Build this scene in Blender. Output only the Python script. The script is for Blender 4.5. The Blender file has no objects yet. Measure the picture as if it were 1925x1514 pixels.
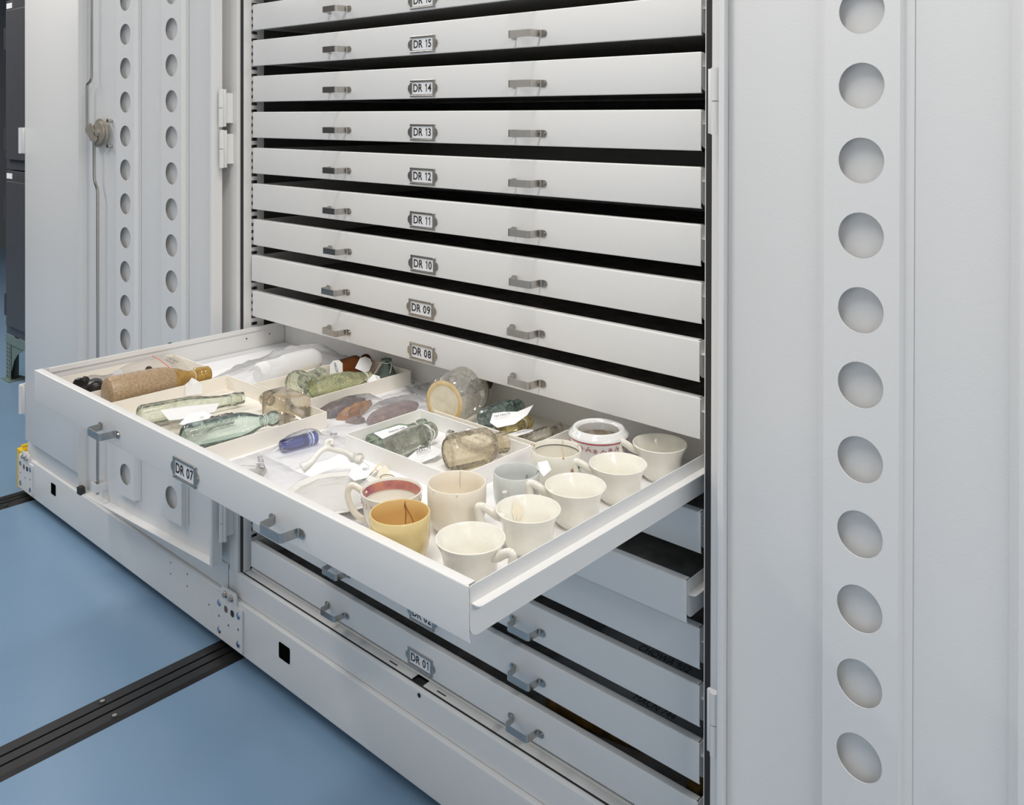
import bpy, bmesh, math, random
from mathutils import Vector, Matrix, Quaternion, noise
random.seed(7)
R = math.radians
S = bpy.context.scene
COL = S.collection

# ------------------------------------------------------------------ camera
F_PX, CY_PX = 1654.76, 229.28
YAW, PITCH, ROLL = 0.729, 0.0047, 0.0018
CAM = Vector((1.9361, -1.2019, 1.3457))
fw = Vector((-math.sin(YAW)*math.cos(PITCH), math.cos(YAW)*math.cos(PITCH), -math.sin(PITCH)))
rt = Vector((math.cos(YAW), math.sin(YAW), 0)); up = rt.cross(fw)
r2 = rt*math.cos(ROLL)+up*math.sin(ROLL); u2 = up*math.cos(ROLL)-rt*math.sin(ROLL)
cd = bpy.data.cameras.new('camera'); cam = bpy.data.objects.new('camera', cd); COL.objects.link(cam)
m = Matrix.Identity(4)
for i in range(3):
    m[i][0], m[i][1], m[i][2], m[i][3] = r2[i], u2[i], -fw[i], CAM[i]
cam.matrix_world = m
cd.sensor_fit = 'HORIZONTAL'; cd.sensor_width = 36; cd.lens = F_PX/1925*36
cd.shift_x = 0; cd.shift_y = -(757-CY_PX)/1925
cd.clip_start = 0.02; cd.clip_end = 60
S.camera = cam

# ------------------------------------------------------------------ world, lamps, exposure
S.view_settings.view_transform = 'Standard'; S.view_settings.look = 'None'
S.view_settings.gamma = 1; S.view_settings.use_curve_mapping = False
S.view_settings.exposure = 0.0
try:
    S.cycles.max_bounces = 10; S.cycles.diffuse_bounces = 6; S.cycles.glossy_bounces = 5
    S.cycles.transparent_max_bounces = 40; S.cycles.transmission_bounces = 8
    S.cycles.use_denoising = True; S.cycles.sample_clamp_indirect = 6
except Exception:
    pass
w = bpy.data.worlds.new('room_ambient'); S.world = w; w.use_nodes = True
w.node_tree.nodes['Background'].inputs[0].default_value = (0.98, 0.98, 1.0, 1)
w.node_tree.nodes['Background'].inputs[1].default_value = 0.12

def lamp(name, x, y, z, sx, sy, watts, col=(1, .955, .90), tilt=0):
    l = bpy.data.lights.new(name, 'AREA'); l.shape = 'RECTANGLE'; l.size = sx; l.size_y = sy
    l.energy = watts; l.color = col
    o = bpy.data.objects.new(name, l); COL.objects.link(o); o.location = (x, y, z); o.rotation_euler = (R(tilt), 0, 0)
    return o
for x, y, l, p in ((1.3, -.85, 1.5, 33), (-1.4, -1.05, 2.0, 33), (-4.1, -1.15, 2.0, 100), (4.0, -1.15, 2.0, 60)):     # fluorescent strips running across the aisle
    lamp('ceiling_lamp', x, y, 2.92, 0.25, l, p)

# ------------------------------------------------------------------ materials
def mat(name, col, rough=.45, metal=0, bump=0, bscale=200, var=0, vscale=20, spec=.5, coat=0, col2=None):
    M = bpy.data.materials.new(name); M.use_nodes = True
    nt = M.node_tree; b = nt.nodes['Principled BSDF']
    b.inputs['Base Color'].default_value = (*col, 1); b.inputs['Roughness'].default_value = rough
    b.inputs['Metallic'].default_value = metal; b.inputs['Specular IOR Level'].default_value = spec
    b.inputs['Coat Weight'].default_value = coat
    tc = nt.nodes.new('ShaderNodeTexCoord')
    if bump:
        n = nt.nodes.new('ShaderNodeTexNoise'); n.inputs['Scale'].default_value = bscale; n.inputs['Detail'].default_value = 3
        bp = nt.nodes.new('ShaderNodeBump'); bp.inputs['Strength'].default_value = bump; bp.inputs['Distance'].default_value = .002
        nt.links.new(tc.outputs['Object'], n.inputs['Vector']); nt.links.new(n.outputs['Fac'], bp.inputs['Height'])
        nt.links.new(bp.outputs['Normal'], b.inputs['Normal'])
    if var or col2:
        n = nt.nodes.new('ShaderNodeTexNoise'); n.inputs['Scale'].default_value = vscale; n.inputs['Detail'].default_value = 5
        r = nt.nodes.new('ShaderNodeValToRGB'); r.color_ramp.elements[0].position = .35; r.color_ramp.elements[1].position = .68
        c2 = col2 or tuple(min(1, c*(1-var)) for c in col)
        r.color_ramp.elements[0].color = (*c2, 1); r.color_ramp.elements[1].color = (*col, 1)
        nt.links.new(tc.outputs['Object'], n.inputs['Vector']); nt.links.new(n.outputs['Fac'], r.inputs['Fac'])
        nt.links.new(r.outputs['Color'], b.inputs['Base Color'])
    return M

def glass(name, tint, edge, dirt=(.6, .5, .35), dirt_amt=.15, dscale=60, rough=.03, bump=0, bscale=150, thr=.5, mixw=.25):
    """hollow glass: tinted see-through wall, darker where it is seen edge-on, mirror-like skin, dirt clinging to it"""
    edge = tuple(.5*t*t+.5*e for t, e in zip(tint, edge)); tint = tuple(t**.6 for t in tint); mixw *= .7
    M = bpy.data.materials.new(name); M.use_nodes = True
    nt = M.node_tree; nt.nodes.clear(); N = nt.nodes.new; L = nt.links.new
    out = N('ShaderNodeOutputMaterial'); tc = N('ShaderNodeTexCoord')
    lw = N('ShaderNodeLayerWeight'); lw.inputs['Blend'].default_value = .38
    cm = N('ShaderNodeMix'); cm.data_type = 'RGBA'; cm.inputs[6].default_value = (*tint, 1); cm.inputs[7].default_value = (*edge, 1)
    L(lw.outputs['Facing'], cm.inputs[0])
    tr = N('ShaderNodeBsdfTransparent'); L(cm.outputs[2], tr.inputs[0])
    di = N('ShaderNodeBsdfDiffuse'); di.inputs[0].default_value = (*edge, 1)
    m0 = N('ShaderNodeMixShader'); m0.inputs[0].default_value = mixw; L(tr.outputs[0], m0.inputs[1])
    tl = N('ShaderNodeBsdfTranslucent'); L(cm.outputs[2], tl.inputs[0]); 
    dd = N('ShaderNodeBsdfDiffuse'); L(cm.outputs[2], dd.inputs[0])
    ml = N('ShaderNodeMixShader'); ml.inputs[0].default_value = .5; L(dd.outputs[0], ml.inputs[1]); L(tl.outputs[0], ml.inputs[2])
    L(ml.outputs[0], m0.inputs[2])
    n = N('ShaderNodeTexNoise'); n.inputs['Scale'].default_value = dscale*1.5; n.inputs['Detail'].default_value = 6
    L(tc.outputs['Object'], n.inputs['Vector'])
    rp = N('ShaderNodeValToRGB'); rp.color_ramp.elements[0].position = thr-.08; rp.color_ramp.elements[1].position = thr+.22
    rp.color_ramp.elements[0].color = (0, 0, 0, 1); rp.color_ramp.elements[1].color = (dirt_amt,)*3+(1,)
    L(n.outputs['Fac'], rp.inputs['Fac'])
    dc = N('ShaderNodeBsdfDiffuse'); dc.inputs[0].default_value = (*dirt, 1)
    m1 = N('ShaderNodeMixShader'); L(rp.outputs[0], m1.inputs[0]); L(m0.outputs[0], m1.inputs[1]); L(dc.outputs[0], m1.inputs[2])
    gl = N('ShaderNodeBsdfGlossy'); gl.inputs['Roughness'].default_value = rough
    fr = N('ShaderNodeFresnel'); fr.inputs[0].default_value = 1.38
    if bump:
        n2 = N('ShaderNodeTexNoise'); n2.inputs['Scale'].default_value = bscale; n2.inputs['Detail'].default_value = 2
        bp = N('ShaderNodeBump'); bp.inputs['Strength'].default_value = bump; bp.inputs['Distance'].default_value = .003
        L(tc.outputs['Object'], n2.inputs['Vector']); L(n2.outputs['Fac'], bp.inputs['Height'])
        L(bp.outputs[0], gl.inputs['Normal']); L(bp.outputs[0], fr.inputs['Normal']); L(bp.outputs[0], lw.inputs['Normal'])
    m2 = N('ShaderNodeMixShader'); L(fr.outputs[0], m2.inputs[0]); L(m1.outputs[0], m2.inputs[1]); L(gl.outputs[0], m2.inputs[2])
    L(m2.outputs[0], out.inputs[0])
    return M

PAINT = mat('white_powder_coat', (.77, .765, .755), .32, bump=.05, bscale=420, spec=.4)
PAINT2 = mat('white_door_paint', (.75, .75, .75), .38, bump=.06, bscale=330, spec=.4)
SHADEIN = mat('interior_shade_grey', (.20, .20, .195), .7, var=.2)  # dark grey standing in for the shade inside the cabinet
GASKET = mat('black_rubber_gasket', (.028, .026, .026), .7, bump=.1)
STEEL = mat('nickel_plate', (.52, .495, .46), .24, 1, var=.06, vscale=60)
STEEL2 = mat('worn_nickel', (.50, .46, .39), .5, .7, var=.1, vscale=60)
ZINC = mat('zinc_bolt', (.45, .52, .68), .25, 1, var=.2, vscale=300)
VOID = mat('deep_void', (.004, .004, .004), 1, spec=0, var=.1)
CARD = mat('label_card', (.82, .82, .84), .8, var=.03)
INK = mat('black_ink', (.012, .012, .013), .7, var=.1)
PENCIL = mat('pen_writing', (.05, .05, .06), .8, var=.1)
FLOORM = mat('blue_epoxy', (.215, .34, .49), .27, bump=.03, bscale=6, var=.10, vscale=1.3, spec=.5)
RAILM = mat('black_rail', (.018, .017, .018), .42, bump=.1, bscale=120, var=.3, vscale=30)
YELLOW = mat('yellow_bumper', (.85, .56, .01), .45, var=.06)
GREYCAB = mat('dark_grey_enamel', (.06, .062, .07), .45, var=.08)
GREENST = mat('grey_green_steel', (.16, .22, .20), .5, var=.12)
BOARD = mat('cream_archival_board', (.88, .835, .755), .85, bump=.06, bscale=300, var=.03, vscale=30)
BOARDW = mat('white_archival_board', (.88, .87, .85), .85, bump=.05, bscale=300, var=.02, vscale=30)
PAPER = mat('white_tag_paper', (.90, .90, .91), .85, bump=.08, bscale=200, var=.02)
MANILA = mat('manila_tag_paper', (.80, .68, .45), .85, bump=.08, bscale=200, var=.05)
STRING = mat('white_cotton_string', (.82, .82, .80), .9, bump=.3, bscale=900, var=.08, vscale=200)
FOAM = mat('white_foam', (.86, .86, .86), .9, bump=.25, bscale=260, var=.02)
HANDW = mat('white_handle_porcelain', (.84, .82, .76), .18, coat=.3, var=.04, vscale=40)
PORC = mat('cream_porcelain', (.87, .84, .75), .16, coat=.3, var=.07, vscale=25)
PORCR = mat('relief_cream_porcelain', (.88, .86, .78), .16, coat=.3, bump=.35, bscale=75, var=.05, vscale=25)
PORCW = mat('grey_white_porcelain', (.66, .68, .66), .2, coat=.3, var=.08, vscale=25)
IVORY = mat('ivory_stoneware', (.86, .81, .71), .25, coat=.2, col2=(.82, .745, .62), vscale=28)
YELG = mat('yellow_glaze', (.80, .63, .30), .15, coat=.4, var=.09, vscale=18)
YELIN = mat('amber_glaze_inside', (.74, .50, .20), .22, var=.10, vscale=16)
BROWN = mat('brown_stain', (.30, .13, .035), .6, var=.2)
STAINP = mat('pale_orange_stain', (.84, .80, .70), .2, coat=.3, col2=(.84, .74, .58), vscale=150)
RINGM = mat('tan_ring_stain', (.66, .46, .20), .7, col2=(.74, .60, .36), vscale=60)
SIENNA = mat('rust_stain', (.50, .26, .07), .7, var=.2, vscale=300)
PINKB = mat('pink_lustre_band', (.36, .12, .17), .2, coat=.4, col2=(.62, .28, .16), vscale=55)
GREENP = mat('green_glaze', (.02, .22, .08), .3, var=.1)
BLACKR = mat('black_vulcanite', (.012, .011, .011), .3, bump=.15, bscale=90, var=.3)
STONEW = mat('salt_glazed_stoneware', (.53, .38, .235), .3, bump=.3, bscale=420, col2=(.33, .225, .13), vscale=330)
OCHRE = mat('ochre_slip_glaze', (.52, .32, .07), .18, coat=.4, col2=(.30, .16, .03), vscale=60)
FLINT = mat('grey_flint', (.055, .045, .06), .35, bump=.4, bscale=90, col2=(.16, .11, .10), vscale=60)
AMBERF = mat('amber_flint_edge', (.48, .22, .045), .35, bump=.4, bscale=70, col2=(.20, .08, .03), vscale=50)
MAUVE = mat('mauve_shell', (.33, .25, .235), .4, bump=.5, bscale=120, col2=(.20, .15, .15), vscale=80)
GREYSH = mat('grey_sherd', (.20, .17, .16), .6, bump=.3, bscale=90, var=.3)
WOOD = mat('ribbed_brown_wood', (.28, .15, .03), .5, bump=.3, bscale=60, col2=(.12, .06, .015), vscale=40)
RED = mat('red_zip', (.75, .08, .09), .5, var=.1)
CORK = mat('dark_cork', (.10, .075, .045), .85, bump=.6, bscale=220, var=.5, vscale=120)
GREYPAD = mat('grey_packing', (.40, .37, .345), .9, bump=.4, bscale=90, var=.4, vscale=25)
PLASTER = mat('pale_wall_paint', (.62, .63, .64), .8, bump=.1, bscale=60, var=.03)
BOUNCEW = mat('white_bounce_wall', (.82, .81, .79), .6, bump=.05, bscale=60, var=.02)  # kept bright to throw light back at the drawers
DARKWALL = mat('grey_wall_paint', (.20, .20, .21), .8, bump=.1, bscale=60, var=.05)

G_AQUA = glass('aqua_glass', (.90, .98, .955), (.24, .62, .52), (.78, .88, .84), .2, 90, bump=.05, bscale=70, mixw=.22)
G_PALEGR = glass('pale_green_glass', (.92, .96, .89), (.36, .54, .38), (.74, .70, .50), .45, 80, bump=.05, bscale=80, mixw=.28)
G_HOB = glass('hobnail_green_glass', (.84, .89, .70), (.40, .50, .26), (.62, .58, .32), .6, 60, bump=.2, bscale=90, mixw=.4)
G_CLEAR = glass('clear_glass', (.95, .95, .93), (.48, .48, .43), (.62, .52, .38), .4, 50, bump=.05, bscale=70, mixw=.18)
G_STAIN = glass('stained_clear_glass', (.93, .89, .80), (.50, .40, .25), (.66, .44, .18), .45, 60, bump=.05, mixw=.28, thr=.56)
G_BIG = glass('frosted_clear_glass', (.96, .95, .91), (.66, .62, .55), (.88, .86, .80), .16, 90, rough=.08, bump=.05, mixw=.35, thr=.48)
G_AMBER = glass('amber_glass', (.50, .17, .03), (.10, .022, .003), (.25, .10, .03), .2, 40, bump=.15, mixw=.25)
G_DKGR = glass('dark_green_glass', (.40, .52, .47), (.08, .14, .12), (.20, .25, .22), .4, 30, bump=.15, mixw=.3)
G_TEAL = glass('teal_glass', (.78, .93, .93), (.16, .46, .48), (.50, .53, .46), .6, 95, bump=.05, bscale=60, mixw=.25, thr=.54)
G_GREEN = glass('green_glass', (.80, .90, .82), (.13, .38, .26), (.55, .56, .40), .4, 50, bump=.05, mixw=.3)
G_DIRTY = glass('dirty_grey_glass', (.80, .83, .76), (.34, .39, .33), (.30, .285, .23), .6, 120, bump=.25, bscale=90, mixw=.35, thr=.5)
G_CREAM = glass('cream_tinted_glass', (.95, .89, .74), (.62, .51, .33), (.70, .59, .40), .4, 110, bump=.05, mixw=.35, thr=.5)
G_OLIVE = glass('yellow_stained_glass', (.92, .87, .64), (.50, .42, .16), (.56, .43, .12), .7, 60, bump=.05, mixw=.3, thr=.46)
G_BLUE = glass('cobalt_glass', (.16, .20, .55), (.03, .04, .26), (.1, .1, .3), .1, 30, mixw=.35)
G_BLUEL = glass('light_blue_glass', (.45, .55, .95), (.20, .25, .65), (.3, .3, .6), .1, 30, mixw=.4)

def plastic(name, haze=.16, rough=.12, bscale=34, bump=.4):
    M = bpy.data.materials.new(name); M.use_nodes = True
    nt = M.node_tree; nt.nodes.clear(); N = nt.nodes.new; L = nt.links.new
    out = N('ShaderNodeOutputMaterial'); tc = N('ShaderNodeTexCoord')
    n = N('ShaderNodeTexNoise'); n.inputs['Scale'].default_value = bscale; n.inputs['Detail'].default_value = 3; n.inputs['Distortion'].default_value = 1.2
    L(tc.outputs['Object'], n.inputs['Vector'])
    bp = N('ShaderNodeBump'); bp.inputs['Strength'].default_value = bump; bp.inputs['Distance'].default_value = .006; L(n.outputs['Fac'], bp.inputs['Height'])
    tr = N('ShaderNodeBsdfTransparent'); tr.inputs[0].default_value = (.985, .985, .99, 1)
    di = N('ShaderNodeBsdfDiffuse'); di.inputs[0].default_value = (.92, .92, .93, 1)
    tl = N('ShaderNodeBsdfTranslucent'); tl.inputs[0].default_value = (.88, .88, .9, 1)
    md = N('ShaderNodeMixShader'); md.inputs[0].default_value = .5; L(di.outputs[0], md.inputs[1]); L(tl.outputs[0], md.inputs[2])
    m0 = N('ShaderNodeMixShader'); m0.inputs[0].default_value = haze; L(tr.outputs[0], m0.inputs[1]); L(md.outputs[0], m0.inputs[2])
    gl = N('ShaderNodeBsdfGlossy'); gl.inputs['Roughness'].default_value = rough; L(bp.outputs[0], gl.inputs['Normal'])
    fr = N('ShaderNodeFresnel'); fr.inputs[0].default_value = 1.2; L(bp.outputs[0], fr.inputs['Normal'])
    m1 = N('ShaderNodeMixShader'); L(fr.outputs[0], m1.inputs[0]); L(m0.outputs[0], m1.inputs[1]); L(gl.outputs[0], m1.inputs[2])
    L(m1.outputs[0], out.inputs[0])
    return M
POLYW = plastic('white_polythene', .75, .2, 30); POLY = plastic('clear_polythene'); POLYH = plastic('hazy_polythene', .26, .2, 30)

# red transfer-printed ware: bands and sprigs printed on the glaze (flat print)
def transfer():
    M = mat('transfer_printed_glaze', (.80, .80, .78), .12, coat=.5)
    nt = M.node_tree; N = nt.nodes.new; L = nt.links.new; b = nt.nodes['Principled BSDF']
    tc = N('ShaderNodeTexCoord'); sx = N('ShaderNodeSeparateXYZ'); L(tc.outputs['Object'], sx.inputs[0])
    def mth(op, a, bb=None, c=None):
        n = N('ShaderNodeMath'); n.operation = op
        for i, v in enumerate((a, bb, c)):
            if v is None: continue
            if isinstance(v, (int, float)): n.inputs[i].default_value = v
            else: L(v, n.inputs[i])
        return n.outputs[0]
    ang = mth('ARCTAN2', sx.outputs['Y'], sx.outputs['X'])
    z = sx.outputs['Z']
    cmb = N('ShaderNodeCombineXYZ'); L(mth('MULTIPLY', ang, .045), cmb.inputs[0]); L(z, cmb.inputs[1])
    vo = N('ShaderNodeTexVoronoi'); vo.inputs['Scale'].default_value = 150; vo.voronoi_dimensions = '2D'; L(cmb.outputs[0], vo.inputs['Vector'])
    no = N('ShaderNodeTexNoise'); no.inputs['Scale'].default_value = 420; no.inputs['Detail'].default_value = 2; L(cmb.outputs[0], no.inputs['Vector'])
    petal = mth('MULTIPLY', mth('LESS_THAN', vo.outputs['Distance'], .52), mth('GREATER_THAN', no.outputs['Fac'], .50))
    wob = mth('MULTIPLY', mth('SINE', mth('MULTIPLY', ang, 9)), .002)
    zz = mth('ADD', z, wob)
    rad = mth('SQRT', mth('ADD', mth('MULTIPLY', sx.outputs['X'], sx.outputs['X']), mth('MULTIPLY', sx.outputs['Y'], sx.outputs['Y'])))
    outside = mth('GREATER_THAN', rad, .0435)
    petal = mth('MULTIPLY', petal, outside)
    flo = mth('MULTIPLY', petal, mth('MULTIPLY', mth('GREATER_THAN', zz, .0375), mth('LESS_THAN', zz, .0505)))
    sc = mth('MULTIPLY', mth('SINE', mth('MULTIPLY', ang, 90)), .0006)
    z3 = mth('ADD', z, sc)
    band = mth('MULTIPLY', outside, mth('MULTIPLY', mth('GREATER_THAN', z3, .0548), mth('LESS_THAN', z, .0578)))
    f = band
    mx = N('ShaderNodeMix'); mx.data_type = 'RGBA'; mx.inputs[6].default_value = (.78, .78, .77, 1); mx.inputs[7].default_value = (.42, .07, .10, 1)
    L(f, mx.inputs[0]); L(mx.outputs[2], b.inputs['Base Color'])
    return M
TRANSFER = transfer()

# ------------------------------------------------------------------ helpers
def obj(name, bm, material, parent=None, world=False, loc=None, smooth=False):
    me = bpy.data.meshes.new(name)
    if isinstance(bm, bpy.types.Mesh): me = bm
    else:
        bmesh.ops.recalc_face_normals(bm, faces=bm.faces)
        bm.to_mesh(me); bm.free()
        if smooth:
            me.polygons.foreach_set('use_smooth', [True]*len(me.polygons))
            me.set_sharp_from_angle(angle=R(38))
        for mm in (material if isinstance(material, (list, tuple)) else [material]): me.materials.append(mm)
    o = bpy.data.objects.new(name, me); COL.objects.link(o)
    if parent is not None:
        o.parent = parent
        if world: o.matrix_parent_inverse = parent.matrix_basis.inverted()
    if loc is not None: o.location = loc
    return o
def tag(o, label, cat, group=None):
    o['label'] = label; o['category'] = cat
    if group: o['group'] = group
    return o
def thing(name, label, cat, loc=(0, 0, 0), group=None):
    o = bpy.data.objects.new(name, None); COL.objects.link(o); o.location = loc; o.empty_display_size = .02
    return tag(o, label, cat, group)
def struct(name, bm, m):
    o = obj(name, bm, m); o['kind'] = 'structure'; return o
NB = bmesh.new
def box(bm, x0, x1, y0, y1, z0, z1, bev=0, seg=2):
    vs = [bm.verts.new((x, y, z)) for x in (x0, x1) for y in (y0, y1) for z in (z0, z1)]
    fs = [bm.faces.new([vs[i] for i in q]) for q in ((0, 1, 3, 2), (4, 6, 7, 5), (0, 4, 5, 1), (2, 3, 7, 6), (0, 2, 6, 4), (1, 5, 7, 3))]
    if bev:
        es = list({e for f in fs for e in f.edges})
        bmesh.ops.bevel(bm, geom=es, offset=bev, segments=seg, affect='EDGES', profile=.5)
    return bm
def B(*a, **k): return box(NB(), *a, **k)
def to3(axis, a, p):
    if axis == 'x': return (a, p[0], p[1])
    if axis == 'y': return (p[0], a, p[1])
    return (p[0], p[1], a)
def prism(bm, poly, axis, a0, a1):
    A = [bm.verts.new(to3(axis, a0, p)) for p in poly]; C = [bm.verts.new(to3(axis, a1, p)) for p in poly]
    n = len(poly); bm.faces.new(A[::-1]); bm.faces.new(C)
    for i in range(n): bm.faces.new((A[i], A[(i+1) % n], C[(i+1) % n], C[i]))
    return bm
def fillet(path, r, n=4, closed=False):
    out = []; N_ = len(path)
    for i, p in enumerate(path):
        if not closed and i in (0, N_-1): out.append(p); continue
        P = Vector(p); a = Vector(path[(i-1) % N_])-P; b = Vector(path[(i+1) % N_])-P
        rr = r[i] if isinstance(r, (list, tuple)) else r
        if rr <= 0: out.append(p); continue
        ang = a.angle(b); d = min(rr/math.tan(ang/2), a.length*.49, b.length*.49); rr2 = d*math.tan(ang/2)
        s, e = P+a.normalized()*d, P+b.normalized()*d
        c = P+(a.normalized()+b.normalized()).normalized()*(rr2/math.sin(ang/2))
        va, ve = s-c, e-c; t = va.angle(ve)
        sg = 1 if va.x*ve.y-va.y*ve.x > 0 else -1
        for k in range(n+1):
            th = sg*t*k/n
            out.append((c.x+va.x*math.cos(th)-va.y*math.sin(th), c.y+va.x*math.sin(th)+va.y*math.cos(th)))
    return out
def sheet(bm, path, t, axis, a0, a1):
    """a folded sheet: path in 2D, thickness t to the left of the path, run from a0 to a1 along axis"""
    P = [Vector(p) for p in path]; n = len(P); off = []
    for i in range(n):
        d1 = (P[i]-P[i-1]).normalized() if i else (P[1]-P[0]).normalized()
        d2 = (P[i+1]-P[i]).normalized() if i < n-1 else d1
        nn = Vector((-d1.y-d2.y, d1.x+d2.x)); nn.normalize()
        c = max(.4, nn.dot(Vector((-d1.y, d1.x)))); off.append(P[i]+nn*(t/c))
    loop = [tuple(p) for p in P]+[tuple(p) for p in off[::-1]]
    A = [bm.verts.new(to3(axis, a0, p)) for p in loop]; C = [bm.verts.new(to3(axis, a1, p)) for p in loop]
    m_ = len(loop)
    for i in range(m_): bm.faces.new((A[i], A[(i+1) % m_], C[(i+1) % m_], C[i]))
    for i in range(n-1):
        bm.faces.new((A[i], A[m_-1-i], A[m_-2-i], A[i+1])); bm.faces.new((C[i], C[i+1], C[m_-2-i], C[m_-1-i]))
    return bm
def lathe(bm, prof, n=40, mtx=None, sx=1, sy=1, sq=0):
    """turned shape; sq > 0 squares the section off"""
    rings = []
    for r, z in prof:
        ring = []
        for k in range(n):
            a = 2*math.pi*k/n; c, s = math.cos(a), math.sin(a)
            if sq:
                q = 1/max(abs(c), abs(s)); q = 1+(min(q, 1.33)-1)*sq; c *= q; s *= q
            v = Vector((r*c*sx, r*s*sy, z))
            ring.append(bm.verts.new(mtx @ v if mtx else v))
        rings.append(ring)
    for a, b in zip(rings, rings[1:]):
        for k in range(n): bm.faces.new((a[k], a[(k+1) % n], b[(k+1) % n], b[k]))
    return rings
def cap(bm, ring, flip=False):
    bm.faces.new(ring[::-1] if flip else ring)
def solid(prof, n=40, **k):
    bm = NB(); r = lathe(bm, prof, n, **k)
    if prof[0][0] > 1e-5: cap(bm, r[0], True)
    if prof[-1][0] > 1e-5: cap(bm, r[-1])
    return bm
def tube(bm, pts, r, n=8, sx=1.0):
    P = [Vector(p) for p in pts]; rings = []; ref = None
    for i, p in enumerate(P):
        d = (P[min(i+1, len(P)-1)]-P[max(i-1, 0)]).normalized()
        if ref is None:
            ref = Vector((0, 0, 1)) if abs(d.z) < .9 else Vector((1, 0, 0))
        x = (ref-d*ref.dot(d)).normalized(); ref = x; y = d.cross(x)
        rr = r[i] if isinstance(r, (list, tuple)) else r
        rings.append([bm.verts.new(p+x*(rr*math.cos(2*math.pi*k/n)*sx)+y*(rr*math.sin(2*math.pi*k/n))) for k in range(n)])
    for a, b in zip(rings, rings[1:]):
        for k in range(n): bm.faces.new((a[k], a[(k+1) % n], b[(k+1) % n], b[k]))
    bm.faces.new(rings[0][::-1]); bm.faces.new(rings[-1])
    return bm
def spline(pts, n=6):
    P = [Vector(p) for p in pts]; out = []
    for i in range(len(P)-1):
        a, b, c, d = P[max(i-1, 0)], P[i], P[i+1], P[min(i+2, len(P)-1)]
        for k in range(n):
            t = k/n
            out.append(.5*((2*b)+(c-a)*t+(2*a-5*b+4*c-d)*t*t+(3*b-a-3*c+d)*t**3))
    out.append(P[-1]); return out
def disc(bm, c, r, axis, t, n=20, dome=0):
    """a round plate centred at c, thickness t along axis ('x','y','z')"""
    rot = {'x': Matrix.Rotation(R(90), 4, 'Y'), 'y': Matrix.Rotation(R(90), 4, 'X'), 'z': Matrix.Identity(4)}[axis]
    M_ = Matrix.Translation(c) @ rot
    pr = [(r, -t/2), (r, t/2)] if not dome else [(r, -t/2), (r, 0), (r*.75, t*.5), (r*.35, t*.75), (.00001, t*.8)]
    rg = lathe(bm, pr, n, M_); cap(bm, rg[0], True)
    if not dome: cap(bm, rg[-1])
    return bm
_txt = {}
def text_mesh(s, h, wmax=None, shear=0, bold=.022):
    key = (s, h, wmax, shear, bold)
    if key in _txt: return _txt[key]
    c = bpy.data.curves.new('lettering', 'FONT'); c.body = s; c.size = 1; c.shear = shear; c.resolution_u = 4; c.offset = bold
    c.align_x = 'CENTER'; c.align_y = 'CENTER'
    o = bpy.data.objects.new('lettering', c); COL.objects.link(o)
    bpy.context.view_layer.update()
    dg = bpy.context.evaluated_depsgraph_get()
    me = bpy.data.meshes.new_from_object(o.evaluated_get(dg)); COL.objects.unlink(o); bpy.data.objects.remove(o); bpy.data.curves.remove(c)
    me.materials.clear()
    xs = [v.co.x for v in me.vertices]; ys = [v.co.y for v in me.vertices]
    cx, cy = (min(xs)+max(xs))/2, (min(ys)+max(ys))/2; hh = max(ys)-min(ys); ww = max(xs)-min(xs)
    sy = h/hh; sx = (wmax/ww) if wmax else sy
    for v in me.vertices: v.co = ((v.co.x-cx)*sx, (v.co.y-cy)*sy, 0)
    _txt[key] = me
    return me
def writing(s, h, parent, M_, wmax=None, shear=.25, m=None, name='writing'):
    me = text_mesh(s, h, wmax, shear, 0).copy(); me.transform(M_); me.materials.append(m or PENCIL)
    return obj(name, me, None, parent, world=True)
def frame_on(p, xdir, n):
    """matrix: text lying at p, reading along xdir, facing n"""
    n = Vector(n).normalized(); x = Vector(xdir); x = (x-n*x.dot(n)).normalized(); y = n.cross(x)
    M_ = Matrix.Identity(4)
    for i in range(3): M_[i][0], M_[i][1], M_[i][2], M_[i][3] = x[i], y[i], n[i], p[i]
    return M_

# ------------------------------------------------------------------ measures
W, DH, PIT, Z1 = 1.252, .0639, .0889, .2923        # drawer width, face height, pitch, top of drawer 1
ZO = Z1+6*PIT; ZF = ZO-.055; ZR = ZF+.031; ZT = ZF+.0022   # open drawer: top edge, floor, tray rim, tray floor
OUT = .5071
TIPY = -.071
FZ = -.011                                            # floor level

# ------------------------------------------------------------------ room
struct('floor', B(-8, 6, -4, 4, -.1, FZ), FLOORM)
struct('ceiling', B(-8, 6, -4, 4, 3.1, 3.2), PLASTER)
struct('wall_back', B(-8, 6, 4, 4.1, -.1, 3.2), DARKWALL)
struct('bounce_wall_front', B(-1.7, 6, -2.5, -2.4, -.1, 3.2), BOUNCEW)  # unseen; set close and white to bounce fill onto the lower drawers
struct('wall_front_far', B(-8, -1.7, -3.2, -3.1, -.1, 3.2), GREYCAB)  # unseen; kept dark so the handles mirror something dark
struct('wall_left', B(-8.1, -8, -4, 4, -.1, 3.2), DARKWALL)
struct('wall_right', B(6, 6.1, -4, 4, -.1, 3.2), PLASTER)

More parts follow.
